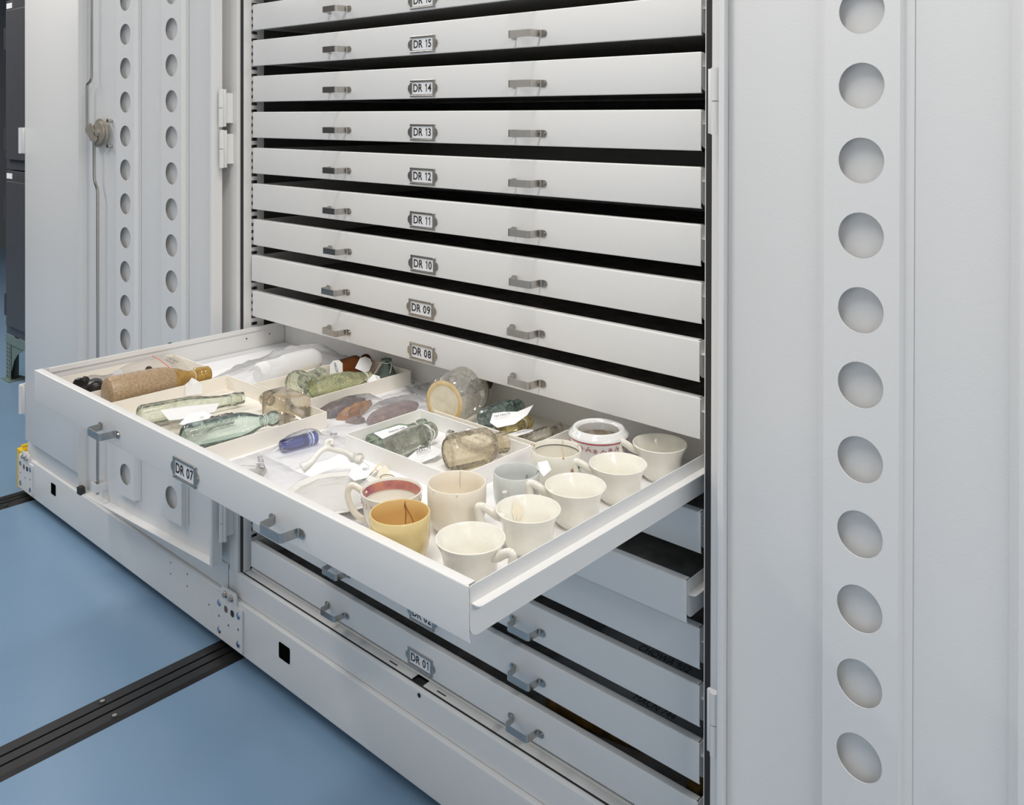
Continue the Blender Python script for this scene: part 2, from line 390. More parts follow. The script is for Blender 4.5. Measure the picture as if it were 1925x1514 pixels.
# ------------------------------------------------------------------ floor rails
def rail(x0, x1, label, screws):
    t = thing('floor_rail', label, 'rail', ((x0+x1)/2, -1.2, FZ), 'floor rails')
    wd = x1-x0; g = .006
    a, b = x0+wd*.33, x0+wd*.60
    ya, yb = -3.9, .75
    z = FZ+.005
    bm = NB()
    for p, q, l, r_ in ((x0, a, .008, 0), (a+g, b, 0, 0), (b+g, x1, 0, .012)):
        prism(bm, [(p, FZ), (q, FZ), (q-r_, z), (p+l, z)], 'y', ya, yb)
    obj('rail_bar', bm, RAILM, t, world=True)
    obj('groove', B(x0+.01, x1-.01, ya, yb, FZ+.0003, FZ+.0009), GASKET, t, world=True)
    for sx_, sy_ in screws:
        bm = NB(); disc(bm, (sx_, sy_, z+.0005), .0085, 'z', .001); o = obj('screw_recess', bm, GASKET, t, world=True)
        bm = NB(); disc(bm, (sx_, sy_, z+.0015), .0055, 'z', .002, 12); obj('screw', bm, STEEL, t, world=True)
rail(-.142, -.030, 'black grooved floor rail running under the near end of the carriage', ((-.119, -.3185), (-.0495, -.3212)))
rail(-1.505, -1.396, 'black floor rail beneath the yellow bumper at the far end', ((-1.412, -.095),))

# ------------------------------------------------------------------ carriage
car = thing('mobile_carriage', 'long low white carriage with plates and bolts under both cabinets', 'carriage', (0, -.03, 0))
YC = -.034
bm = NB(); sheet(bm, fillet([(.02, .149), (YC, .149), (YC, .022), (-.01, .022)], .004, 4), .002, 'x', -1.45, 2.0)
obj('front_panel', bm, PAINT, car, world=True, smooth=True)
obj('chassis', B(-1.44, 2.0, .0, .74, .03, .140), PAINT, car, world=True)
for wx in (-.06, -1.417):
    for wy in (.12, .62):
        bm = NB(); disc(bm, (wx, wy, FZ+.005+.034), .034, 'x', .05, 24); obj('wheel', bm, GASKET, car, world=True)
def plate(xc):
    x0, x1 = xc-.0625, xc+.0625
    poly = fillet([(x0, .03), (x1, .03), (x1, .137), (xc+.035, .137), (xc+.035, .166), (xc-.035, .166), (xc-.035, .146), (x0, .146)], [.006, .006, .006, .004, .008, .008, .004, .006], 3, True)
    bm = NB(); prism(bm, poly, 'y', YC-.0045, YC-.0002)
    p = obj('connector_plate', bm, PAINT, car, world=True)
    for dx, z, r_ in ((-.045, .1177, .0085), (.045, .1181, .0085), (-.045, .0488, .0085), (.045, .0481, .0085)):
        bm = NB(); disc(bm, (xc+dx, YC-.0045, z), r_, 'y', .004, 18, dome=1); obj('bolt', bm, ZINC, p)
    for dx, z in ((-.014, .150), (.014, .150)):
        bm = NB(); disc(bm, (xc+dx, YC-.008, z), .0065, 'y', .007, 6); disc(bm, (xc+dx, YC-.0055, z), .009, 'y', .002, 16); obj('hex_bolt', bm, STEEL, p)
    for dx in (-.012, .018):
        bm = NB(); prism(bm, fillet([(xc+dx-.008, .106), (xc+dx+.008, .106), (xc+dx+.008, .122), (xc+dx-.008, .122)], .006, 3, True), 'y', YC-.0052, YC-.0044); obj('slot', bm, GASKET if dx > 0 else GREYSH, p)
    for dx, z in ((-.045, .085), (.045, .085), (0, .078)):
        bm = NB(); disc(bm, (xc+dx, YC-.0047, z), .003, 'y', .0008, 10); obj('pin_hole', bm, GREYSH, p)
plate(-.048); plate(-1.391)
for xc, wd in ((.1885, .044), (-1.154, .038)):
    bm = NB(); prism(bm, fillet([(xc-wd/2, .085), (xc+wd/2, .085), (xc+wd/2, .122), (xc-wd/2, .122)], .004, 3, True), 'y', YC-.0008, YC+.001)
    obj('lifting_slot', bm, VOID, car, world=True)
for x, z in ((-.352, .13), (-.352, .10), (-.262, .13), (-.262, .098), (-.15, .09)):
    bm = NB(); disc(bm, (x, YC, z), .0026, 'y', .001, 10); obj('rivet_hole', bm, GREYSH, car, world=True)
bm = NB(); prism(bm, fillet([(-1.492, YC+.0), (-1.45, YC+.0), (-1.45, .2), (-1.492, .2)], [.012, 0, 0, .012], 4, True), 'z', .022, .168)
bmesh.ops.bevel(bm, geom=[e for e in bm.edges if abs(e.verts[0].co.z-.168) < 1e-4 and abs(e.verts[1].co.z-.168) < 1e-4], offset=.012, segments=3, affect='EDGES')
obj('bumper', bm, YELLOW, car, world=True, smooth=True)['label'] = 'yellow end bumper'

# ------------------------------------------------------------------ the open cabinet
cab = thing('storage_cabinet', 'white steel drawer cabinet with both doors folded open', 'cabinet', (.626, -.02, .15))
ZB, ZTOP = .1495, 1.95
GAP = .016
def cp(name, bm, m, smooth=False): return obj(name, bm, m, cab, world=True, smooth=smooth)
XL, XR = -.0710, W+.0715
bm = NB(); box(bm, XL, XL+.0015, -.0, .75, ZB, ZTOP); cp('side_panel', bm, PAINT)
bm = NB(); box(bm, XR-.0015, XR, -.0, .75, ZB, ZTOP); cp('side_panel', bm, PAINT)
cp('back_panel', B(XL, XR, .749, .7505, ZB, ZTOP), PAINT)
cp('top_panel', B(XL, XR, -.024, .75, ZTOP, ZTOP+.03, .003), PAINT)
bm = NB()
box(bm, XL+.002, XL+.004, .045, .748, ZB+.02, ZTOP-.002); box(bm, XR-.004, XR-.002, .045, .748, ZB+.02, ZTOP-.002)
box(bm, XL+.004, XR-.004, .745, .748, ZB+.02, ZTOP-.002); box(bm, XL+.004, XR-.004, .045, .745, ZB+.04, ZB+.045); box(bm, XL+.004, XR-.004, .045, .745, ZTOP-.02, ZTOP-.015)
cp('shade_lining', bm, SHADEIN)  # added panels, shade of the gaps put into their colour
# jambs: folded sheet, front at -.024, stepped back to the gasket seat, lip round the opening
def jamb(s):
    sx_ = lambda x: (-x if s < 0 else W+x)
    path = fillet([(sx_(.0712), .05), (sx_(.0712), -.024), (sx_(.0312), -.024), (sx_(.0312), -.0125), (sx_(GAP+.001), -.0125)], [0, .006, .002, .001, 0], 4)
    bm = NB(); sheet(bm, path, -.0015*s if s < 0 else -.0015, 'z', ZB+.06, ZTOP)
    cp('door_jamb', bm, PAINT, True)
    bm = NB(); x = sx_(GAP); xx = sx_(GAP+.0014)
    box(bm, min(x, xx), max(x, xx), -.0155, .003, ZB+.062, ZTOP-.05); cp('opening_lip', bm, PAINT)
    bm = NB(); a, b = sx_(GAP+.0018), sx_(.0308)
    box(bm, min(a, b), max(a, b), -.0165, -.0128, ZB+.0605, ZTOP-.045, .0012, 2); cp('door_gasket', bm, GASKET)
    # slotted standard: uprights with rungs, open slots between
    bm = NB(); x0, x1 = sorted((sx_(GAP-.0004), sx_(GAP+.0011)))
    box(bm, x0, x1, .003, .0058, ZB+.07, ZTOP-.05)
    box(bm, x0, x1, .0225, .041, ZB+.07, ZTOP-.05)
    z = ZB+.0782
    while z < ZTOP-.06:
        box(bm, x0, x1, .0058, .0225, z, z+.0098); z += PIT/5
    cp('slotted_standard', bm, PAINT)
jamb(-1); jamb(1)
cp('header', B(-.0705, W+.0705, -.024, .03, ZTOP-.045, ZTOP, .003), PAINT)
# base rail rounding up to the sill
bm = NB(); sheet(bm, fillet([(-.024, ZB+.001), (-.024, .2075), (-.0165, .2105), (-.0152, .2085)], [0, .005, .002, 0], 5), -.0015, 'x', XL+.0006, XR-.0006)
cp('base_rail', bm, PAINT, True)
cp('sill_gasket', B(-.03, W+.03, -.0166, -.0138, .2092, .2118), GASKET)
def sill(x0, x1):
    bm = NB(); sheet(bm, fillet([(-.0136, .206), (-.0136, .2125), (.004, .2135), (.006, .2165), (.010, .2165), (.0115, .2135), (.06, .2135)], [0, .0012, .001, .001, .001, .001, 0], 3), -.0012, 'x', x0, x1)
    cp('sill_strip', bm, PAINT, True)
sill(-.0145, .606); sill(.640, W+.0145)
cp('latch_notch', B(.606, .640, -.0136, .004, .2075, .2085), GASKET)
bm = NB(); sheet(bm, fillet([(.004, .2135), (.006, .2165), (.010, .2165), (.0115, .2135), (.06, .2135)], .001, 3), -.0012, 'x', .606, .640); cp('sill_strip', bm, PAINT, True)
for x in (.541, .685):
    cp('sill_slot', B(x-.012, x+.012, -.0075, -.0052, .2125, .2136), INK)
bm = NB(); disc(bm, (.640, -.0242, .1985), .0045, 'y', .0012, 16); cp('latch_hole', bm, INK)

# ------------------------------------------------------------------ drawers (parts of the cabinet)
def drawer_mesh():
    bm = NB()
    sheet(bm, fillet([(.006, -DH), (0, -DH), (0, 0), (.0145, 0), (.0145, -.010)], [0, .0016, .0022, .0014, 0], 4), -.0012, 'x', .003, W-.003)
    for a_, b_ in ((0, .003), (W-.003, W)):
        sheet(bm, fillet([(.0035, -DH), (0, -DH), (0, -.0003), (.0022, -.0003)], [0, .0016, .0020, 0], 4), -.0012, 'x', a_, b_)
    for s in (0, 1):
        x = .0018 if s == 0 else W-.0018
        x0, x1 = (x-.0012, x) if s == 0 else (x, x+.0012)
        poly = fillet([(.0032, -.0605), (.0032, -.0016), (.60, -.0016), (.60, -.0605)], [.014, .004, .01, .01], 5, True)
        prism(bm, poly, 'x', x0, x1)
        # rolled inner top edge and runner flange
        if s == 0: sheet(bm, [(x0+.0002, -.0022), (x0+.004, -.0022), (x0+.004, -.012)], -.001, 'y', .026, .60)
        fx0, fx1 = (x0-.0125, x0) if s == 0 else (x1, x1+.0125)
        fp = [(fx0, .0055), (fx1, .0055), (fx1, .60), (fx0, .60)]
        prism(bm, fillet(fp, [.012 if s == 0 else 0, 0 if s == 0 else .012, 0, 0], 5, True), 'z', -.0228, -.0214)
    box(bm, .0045, W-.0045, .0045, .598, -.0566, -.055)
    box(bm, .004, W-.004, .598, .600, -.0605, -.002)
    me = bpy.data.meshes.new('drawer'); bmesh.ops.recalc_face_normals(bm, faces=bm.faces); bm.to_mesh(me); bm.free()
    me.polygons.foreach_set('use_smooth', [True]*len(me.polygons)); me.set_sharp_from_angle(angle=R(38)); me.materials.append(PAINT)
    return me
def handle_mesh():
    bm = NB(); hw = .0065
    path = fillet([(-.034, -.0004), (-.0275, -.0004), (-.0250, -.028), (.0250, -.028), (.0275, -.0004), (.034, -.0004)], [0, .004, .0045, .0045, .004, 0], 4)
    sheet(bm, path, -.0011, 'z', -hw, hw)
    for s in (-1, 1):
        poly = [(s*.033, -hw), (s*.033, hw)]+[(s*(.0365+hw*math.sin(a)), hw*math.cos(a)) for a in [math.pi*k/8 for k in range(9)]]
        if s < 0: poly = poly[::-1]
        prism(bm, poly, 'y', -.0015, -.0004)
        disc(bm, (s*.0365, -.0016, 0), .0034, 'y', -.003, 12, dome=1)
    me = bpy.data.meshes.new('handle'); bmesh.ops.recalc_face_normals(bm, faces=bm.faces); bm.to_mesh(me); bm.free()
    me.materials.append(STEEL)
    return me
def holder_mesh():
    bm = NB(); a, b, c, d = .037, .017, .0305, .0122   # outer and window half sizes
    def bar(x0, x1, z0, z1, t=.0022, bv=.0006): box(bm, x0, x1, -t-.0004, -.0004, z0, z1, bv, 2)
    bar(-a, a, d, b); bar(-a, a, -b, -d-.0016); box(bm, -c, c, -.0012, -.0004, -d-.0016, -d); bar(-a, -c, -d, d); bar(c, a, -d, d)
    box(bm, c+.0008, a-.0026, -.0034, -.0024, -b, b, .0004, 1)
    for s in (-1, 1):
        poly = [(s*a, -.0085)]+[(s*(a+.0068*math.sin(t)), -.0085*math.cos(t)) for t in [math.pi*k/10 for k in range(1, 10)]]+[(s*a, .0085)]
        prism(bm, poly if s > 0 else poly[::-1], 'y', -.0018, -.0004)
        disc(bm, (s*(a+.0025), -.0018, 0), .0027, 'y', -.002, 10, dome=1)
    me = bpy.data.meshes.new('label_holder'); bmesh.ops.recalc_face_normals(bm, faces=bm.faces); bm.to_mesh(me); bm.free()
    me.materials.append(STEEL); return me
def lettering(txt, h):
    """drawer number set letter by letter in upright black capitals, standing on the card's face"""
    bm = NB(); wd = {}
    for c in txt:
        if c == ' ': wd[c] = .36*h
        elif c == '1': wd[c] = .62*h
        else:
            me = text_mesh(c, h, None, 0, .016); xs = [v.co.x for v in me.vertices]; wd[c] = max(xs)-min(xs)+.13*h
    x = -sum(wd[c] for c in txt)/2
    for c in txt:
        adv = wd[c]
        if c == '1':
            cx = x+adv*.52; t_ = h*.135
            for poly in ([(cx, -h/2), (cx+t_, -h/2), (cx+t_, h/2), (cx, h/2)], [(cx, h/2), (cx-h*.22, h*.30), (cx-h*.17, h*.20), (cx, h*.34)]):
                bm.faces.new([bm.verts.new((p[0], 0, p[1])) for p in poly])
        elif c != ' ':
            me = text_mesh(c, h, None, 0, .016).copy()
            me.transform(Matrix.Translation((x+adv*.5, 0, 0)) @ Matrix.Rotation(R(90), 4, 'X')); bm.from_mesh(me); bpy.data.meshes.remove(me)
        x += adv
    bmesh.ops.scale(bm, vec=(.92, 1, 1), verts=bm.verts)
    return bm
DM, HM, LM = drawer_mesh(), handle_mesh(), holder_mesh()
bm = NB(); box(bm, -.0345, .0345, -.0011, -.0004, -.0155, .0155)
KM = bpy.data.meshes.new('label_card'); bm.to_mesh(KM); bm.free(); KM.materials.append(CARD)
bm = NB(); box(bm, .006, W-.006, .026, .596, -.0548, -.050)
PADM = bpy.data.meshes.new('drawer_lining'); bm.to_mesh(PADM); bm.free(); PADM.materials.append(GREYPAD)
OFF = {9: -.003, 1: -.0045, 5: -.0395, 7: -OUT, 6: .003, 8: -.0005, 10: .0012}
for k in range(1, 18):
    d = obj('drawer', DM, None, cab, world=True); d.location = (.0008 if k == 10 else 0, OFF.get(k, 0), Z1+(k-1)*PIT)
    for x in (.349, .903):
        obj('handle', HM, None, d, loc=(x, 0, -.0414))
    obj('label_holder', LM, None, d, loc=(.6222, 0, -.043))
    obj('label_card', KM, None, d, loc=(.6222, 0, -.043))
    if k <= 16:
        obj('lettering', lettering('DR %02d' % k, .0158), INK, d, loc=(.6215, -.0015, -.0424))
    if k != 7: obj('drawer_lining', PADM, None, d)
    else:
        bm = NB(); box(bm, .007, W-.007, .027, .596, -.0549, -.0546); obj('drawer_lining', bm, PAPER, d)
        for y in (OUT+.0-.02, OUT+.045):
            bm = NB(); disc(bm, (.0046, y, -.026), .0016, 'x', .0012, 10); obj('pin_hole', bm, INK, d)
        bm = NB(); disc(bm, (W-.0022, .032, -.030), .0026, 'x', .0012, 12); obj('rivet', bm, STEEL, d)

# ------------------------------------------------------------------ doors
def plate_holes(bm, x0, x1, z0, z1, cx, zs, r, y, t, n=32):
    """a face at depth y with a column of round holes, thickness t behind it"""
    pit = zs[1]-zs[0]; edges = [z0]+[(a+b)/2 for a, b in zip(zs, zs[1:])]+[z1]
    def quad(a, b, c, d): bm.faces.new([bm.verts.new(v) for v in (a, b, c, d)])
    for i, zc in enumerate(zs):
        lo, hi = edges[i], edges[i+1]; circ = []; rim = []; back = []
        for k in range(n):
            a = 2*math.pi*(k+.5)/n; c, s = math.cos(a), math.sin(a)
            circ.append(bm.verts.new((cx+r*c, y, zc+r*s))); back.append(bm.verts.new((cx+r*c, y+t, zc+r*s)))
            tx = ((x1-cx) if c > 0 else (cx-x0))/max(abs(c), 1e-6); tz = ((hi-zc) if s > 0 else (zc-lo))/max(abs(s), 1e-6)
            q = min(tx, tz); rim.append(bm.verts.new((cx+q*c, y, zc+q*s)))
        cor = {}
        for k in range(n):
            k2 = (k+1) % n
            bm.faces.new((circ[k], circ[k2], rim[k2], rim[k])); bm.faces.new((circ[k], back[k], back[k2], circ[k2]))
            A, C = rim[k].co, rim[k2].co
            if abs(A.x-C.x) > 1e-6 and abs(A.z-C.z) > 1e-6:
                X = x1 if max(A.x, C.x) > x1-1e-6 else x0; Z = hi if max(A.z, C.z) > hi-1e-6 else lo
                bm.faces.new((rim[k], rim[k2], bm.verts.new((X, y, Z))))
def door(s, ang, zs, zb, latch):
    """s=-1 hinged on the left jamb and folded back to the left, s=+1 to the right; local x runs from the hinge, local y into the door"""
    L_ = .696; zt = 1.90; mx = lambda u: s*u
    d = NB()
    def bx(u0, u1, y0, y1, z0, z1, bev=0): box(d, min(mx(u0), mx(u1)), max(mx(u0), mx(u1)), y0, y1, z0, z1, bev)
    bx(.0012, L_-.0012, .0255, .0272, zb+.001, zt-.001)
    sg = .0012*s
    sheet(d, [(mx(u), v) for u, v in fillet([(.0088, .0), (0, 0), (0, .0272)], .0015, 3)], sg if True else 0, 'z', zb, zt)
    sheet(d, [(mx(u), v) for u, v in fillet([(L_, .0272), (L_, 0), (L_-.0025, 0)], .0012, 3)], sg, 'z', zb, zt)
    bx(.0012, L_-.0012, .001, .0255, zb, zb+.0012); bx(.0012, L_-.0012, .001, .0255, zt-.0012, zt)
    D = obj('door', d, PAINT2, cab, world=True, smooth=True)
    D.location = (-.069 if s < 0 else W+.069, TIPY, 0); D.rotation_euler = (0, 0, R(ang if s < 0 else -ang))
    for cu in ((.2065, .445) if s < 0 else (.199, .4295)):
        b = NB(); x0, x1 = sorted((mx(cu-.0475), mx(cu+.0475))); hb, ht = zb+.052, zt-.05
        zz = [z for z in zs if hb+.04 < z < ht-.04]
        plate_holes(b, x0, x1, hb, ht, mx(cu), zz, .0295, .0115, .0012)
        for xe, sg2 in ((x0, -1), (x1, 1)):
            f = fillet([(xe, .0115), (xe+sg2*.0012, .0245), (xe+sg2*.014, .0245)], .002, 3)
            sheet(b, f, -.0009*sg2, 'z', hb, ht)
        st = obj('stiffener', b, PAINT2, D)
        bmr = NB()
        for k in range(8):
            for e in (-1, 1):
                disc(bmr, (mx(cu)+e*.0555, .0242, hb+.06+k*.222+(.02 if e > 0 else 0)), .0027, 'y', .0014, 12)
        q = obj('rivet_row', bmr, PAINT2, D); q['kind'] = 'stuff'
    if latch:
        zlo = .25
        b = NB(); r_ = .0042
        tube(b, [(mx(.627), .006, zt-.02), (mx(.627), .006, 1.462), (mx(.634), .006, 1.450), (mx(.650), .006, 1.444), (mx(.656), .006, 1.432), (mx(.656), .006, 1.30), (mx(.640), .004, 1.297)], r_, 8); obj('lock_rod', b, STEEL, D, smooth=True)
        b = NB(); tube(b, [(mx(.600), .002, 1.30), (mx(.608), .004, 1.285), (mx(.608), .005, 1.165), (mx(.602), .006, 1.15), (mx(.594), .006, 1.14), (mx(.590), .006, 1.128), (mx(.590), .006, .60), (mx(.591), .006, zlo)], r_, 8); obj('lock_rod', b, STEEL, D, smooth=True)
        b = NB(); disc(b, (mx(.583), .010, 1.300), .041, 'y', .004, 32); disc(b, (mx(.583), .0045, 1.300), .033, 'y', .006, 32); disc(b, (mx(.583), -.001, 1.300), .012, 'y', .006, 6)
        obj('lock_cam', b, STEEL2, D, smooth=True)
        b = NB(); prism(b, fillet([(mx(.57), 1.275), (mx(.612), 1.275), (mx(.652), 1.312), (mx(.612), 1.33)], .008, 3, True), 'y', -.004, -.001); obj('cam_lever', b, STEEL2, D)
        for u, z in ((.545, 1.335), (.545, 1.262), (.62, 1.262)): obj('mounting_screw', disc(NB(), (mx(u), .018, z), .0055, 'y', .014, 8), STEEL, D)
        b = NB(); sheet(b, [(mx(.575), .0245), (mx(.575), -.004), (mx(.605), -.004), (mx(.605), .0245)], .0015, 'z', .262, .285); obj('rod_guide', b, PAINT2, D)
        b = NB(); prism(b, fillet([(mx(L_-.024), zb-.002), (mx(L_+.002), zb-.002), (mx(L_+.002), zb+.02), (mx(L_-.02), zb+.02)], .004, 3, True), 'y', -.004, .010); obj('corner_pad', b, GASKET, D)
    else:
        b = NB()
        for k in range(9): disc(b, (mx(.0048), -.0002, .33+k*.165), .0026, 'y', .0012, 10)
        q = obj('rivet_row', b, PAINT2, D); q['kind'] = 'stuff'
    return D
door(-1, 3.3, [.3425+.0950*k for k in range(17)], .228, True)
door(1, 2.5, [.527+.0956*k for k in range(-2, 15)], .205, False)
def hinge(xc, z0, z1, s, parent=None):
    b = NB(); tube(b, [(xc, -.055, z0), (xc, -.055, (z0+z1)/2-.0008)], .0062, 14); tube(b, [(xc, -.055, (z0+z1)/2+.0008), (xc, -.055, z1)], .0062, 14)
    box(b, min(xc, xc-s*.013), max(xc, xc-s*.013), -.0535, -.0475, z0+.001, z1-.001, .001)
    box(b, xc-.004, xc+.004, -.055, -.0245, z0+.01, z1-.01)
    obj('hinge', b, PAINT, parent or cab, world=True, smooth=True)
hinge(W+.0545, 1.322, 1.4186, 1); hinge(W+.0555, .419, .512, 1)
hinge(-.0555, 1.3215, 1.416, -1); hinge(-.052, 1.220, 1.3144, -1); hinge(-.052, .292, .386, -1)

# ------------------------------------------------------------------ neighbouring cabinet, closed
nb = thing('storage_cabinet', 'closed white cabinet at the far end behind the folded door', 'cabinet', (-.74, -.02, .15))
x0, x1 = -1.409, -.0735
def npart(name, bm, m, smooth=False): return obj(name, bm, m, nb, world=True, smooth=smooth)
npart('body', B(x0, x1, -.020, .75, ZB, ZTOP+.03, .003), PAINT)
bm = NB(); sheet(bm, fillet([(-.024, ZB+.001), (-.024, .2145), (-.0195, .2165)], [0, .003, 0], 4), -.0015, 'x', x0+.0005, x1-.0005); npart('base_rail', bm, PAINT, True)
for a, b_ in ((-1.377, -.745), (-.741, -.112)):
    bm = NB(); box(bm, a, b_, -.044, -.0205, .2185, 1.90, .0025, 3)
    npart('door', bm, PAINT, True)
for z0_, z1_ in ((1.218, 1.308), (.305, .4025)):
    bm = NB(); tube(bm, [(-1.402, -.047, z0_), (-1.402, -.047, z1_)], .0085, 14); box(bm, -1.428, -1.412, -.046, -.012, z0_, z1_, .002); box(bm, -1.412, -1.376, -.0465, -.0435, z0_, z1_, .001)
    npart('hinge', bm, PAINT, True)

# ------------------------------------------------------------------ far dark cabinets on their perforated stand
def far_cabinet(z0, z1, label):
    t = thing('locker_cabinet', label, 'cabinet', (-2.5, .75, z0))
    X0, X1, Y0 = -3.043, -1.95, .45
    obj('body', B(X0, X1, Y0, 1.1, z0+.002, z1-.002, .003), GREYCAB, t, world=True)
    obj('door', B(X0+.045, X1-.05, Y0-.018, Y0-.0005, z0+.055, z1-.055, .004), GREYCAB, t, world=True)
    for z in (z0+.16, z1-.20):
        bm = NB(); tube(bm, [(X0+.038, Y0-.014, z-.055), (X0+.038, Y0-.014, z+.055)], .009, 10); box(bm, X0+.024, X0+.06, Y0-.011, Y0-.0005, z-.055, z+.055); obj('hinge', bm, GREYCAB, t, world=True)
    bm = NB(); box(bm, X0+.01, X0+.088, Y0-.0025, Y0-.0005, z1-.044, z1-.016, .0008); obj('label_holder', bm, CARD, t, world=True)
far_cabinet(.225, 1.072, 'dark grey locker cabinet on the perforated stand, lower one')
far_cabinet(1.074, 1.945, 'dark grey locker cabinet stacked on top of another')
st = thing('steel_stand', 'grey green perforated angle steel stand under dark lockers', 'stand', (-2.5, .75, 0))
def perforated(x, zt):
    bm = NB(); wd = .062; n_ = 10; dz = (zt-FZ-.004)/n_
    for k in range(n_):
        z = FZ+.004+k*dz
        box(bm, x, x+wd, .450, .453, z, z+dz*.45)
        for a, c in ((x, x+.012), (x+.022, x+.040), (x+.050, x+wd)): box(bm, a, c, .450, .453, z+dz*.45, z+dz)
    box(bm, x, x+.003, .453, .51, FZ+.004, zt)
    obj('post', bm, GREENST, st, world=True)
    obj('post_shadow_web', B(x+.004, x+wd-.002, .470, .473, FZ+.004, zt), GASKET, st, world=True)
perforated(-3.048, .20); perforated(-2.02, .20)
obj('top_rail', B(-3.048, -1.95, .449, .453, .178, .222), GREENST, st, world=True)
bm = NB(); prism(bm, [(-2.986, .176), (-2.82, .176), (-2.90, .140), (-2.95, .10), (-2.986, .04)], 'y', .454, .457); obj('corner_bracket', bm, GREENST, st, world=True)
obj('foot_plate', B(-3.07, -2.96, .43, .52, FZ, FZ+.004), GREENST, st, world=True)
# ------------------------------------------------------------------ trays in the open drawer
def tray(x0, x1, y0, y1, m, label):
    t = thing('specimen_tray', label, 'tray', ((x0+x1)/2, (y0+y1)/2, ZF), 'archival trays in the open drawer'); h = ZR-ZF; k = .0022
    obj('base', B(x0+k, x1-k, y0+k, y1-k, ZF+.0003, ZF+.0020), m, t, world=True)
    for n_, a in (('side_wall', (x0, x0+k, y0, y1)), ('side_wall', (x1-k, x1, y0, y1)), ('end_wall', (x0+k, x1-k, y0, y0+k)), ('end_wall', (x0+k, x1-k, y1-k, y1))):
        obj(n_, B(*a, ZF+.0003, ZF+h, .0004, 1), m, t, world=True)
    return t
YFI = -OUT+.026                                       # inner face of the drawer front
tray(-.0+.010, .160, YFI+.002, -.213, BOARD, 'long cream tray beside the left drawer wall, holding a zip bag')
tray(.253, .600, YFI+.002, -.2175, BOARD, 'wide cream tray at the drawer front, holding aqua bottles')
tray(.3475, .5155, -.2135, .064, BOARD, 'cream tray in the middle holding amber and hobnail bottles')
t4 = tray(.7165, .990, -.2665, -.0915, BOARDW, 'white tray on the drawer floor with grey and green flasks')
obj('stitching', B(.7155, .7168, -.2655, -.2635, ZF+.004, ZR-.004), GREYSH, t4, world=True)
tray(.7235, .990, -.0795, .103, BOARD, 'cream tray partly under the next drawer, holding the big round bottle')

# ------------------------------------------------------------------ bottles
def place(o, a, b, roll=0):
    a, b = Vector(a), Vector(b); q = (b-a).normalized().to_track_quat('Z', 'Y')
    o.rotation_mode = 'QUATERNION'; o.rotation_quaternion = q @ Quaternion((0, 0, 1), roll); o.location = a
    return o
def bottle(name, prof, m, label, a, b, n=40, roll=0, group=None, **k):
    o = obj(name, solid(prof, n, **k), m, smooth=True)
    place(o, a, b, roll); return tag(o, label, 'bottle', group)
def paper_tag(parent, pts, h=None, m=None, name='paper_tag', text=None, ts=.006, tp=None, tdir=None, tn=None, curl=0):
    """a thin shaped sheet through the outline points (world)"""
    bm = NB(); P = [Vector(p) for p in pts]; c = sum(P, Vector())/len(P)
    nrm = Vector()
    for i in range(len(P)): nrm += (P[i]-c).cross(P[(i+1) % len(P)]-c)
    nrm.normalize()
    if nrm.z < 0: nrm = -nrm
    A = [bm.verts.new(p) for p in P]; Bv = [bm.verts.new(p-nrm*.0004) for p in P]
    cA = bm.verts.new(c+nrm*curl); cB = bm.verts.new(c+nrm*(curl-.0004))
    n = len(P)
    for i in range(n):
        j = (i+1) % n
        bm.faces.new((A[i], A[j], cA)); bm.faces.new((Bv[j], Bv[i], cB)); bm.faces.new((A[i], Bv[i], Bv[j], A[j]))
    o = obj(name, bm, m or PAPER, parent, world=parent is not None)
    if text:
        td = tdir if tdir else (P[1]-P[0])
        writing(text, ts, o if parent is None else parent, frame_on((tp if tp else c)+nrm*(abs(curl)+.0012), td, tn if tn else nrm))
    return o
def tag_shape(c, d, side, l, w_):
    """outline of a strung tag with clipped corners: c = centre, d = long direction, side = across"""
    c, d, s = Vector(c), Vector(d).normalized(), Vector(side).normalized(); k = min(l, w_)*.28
    return [c+d*x+s*y for x, y in ((-l/2, -w_/2), (l/2-k, -w_/2), (l/2, -w_/2+k), (l/2, w_/2-k), (l/2-k, w_/2), (-l/2, w_/2))]
def string(parent, pts, r=.0006, name='string', m=None):
    bm = NB(); tube(bm, spline(pts, 5), r, 6); return obj(name, bm, m or STRING, parent, world=parent is not None, smooth=True)
def ring_string(parent, M_, r, t=.0007, z=0):
    bm = NB(); pts = [M_ @ Vector((r*math.cos(a), r*math.sin(a), z+.0008*math.sin(3*a))) for a in [2*math.pi*k/20 for k in range(21)]]
    tube(bm, pts, t, 6); return obj('string', bm, STRING, parent, world=True, smooth=True)
def mtx(o): return Matrix.Translation(o.location) @ o.rotation_quaternion.to_matrix().to_4x4()

# salt glazed bottle in the gap between two trays
a, b = Vector((.205, -.452, ZF+.0345)), Vector((.213, -.246, ZF+.030))
o = obj('stoneware_bottle', solid([(.0001, 0), (.022, 0), (.026, .0015), (.0305, .004), (.0325, .009), (.0325, .04), (.0325, .10), (.031, .118), (.0275, .133)], 48), STONEW, smooth=True)
place(o, a, b); tag(o, 'brown speckled stoneware bottle lying between two cream trays', 'bottle')
M_ = mtx(o)
bm = NB(); rg = lathe(bm, [(.0275, .133), (.0235, .147), (.0185, .158), (.0150, .167), (.0145, .176), (.0150, .182), (.0172, .184), (.0178, .188), (.0165, .190), (.0178, .193), (.0178, .197), (.0160, .199), (.0172, .202), (.0172, .212), (.0150, .2145), (.011, .214), (.010, .19)], 40, M_); obj('glazed_neck', bm, OCHRE, o, world=True, smooth=True)
ring_string(o, M_, .0152, .0008, .178); 
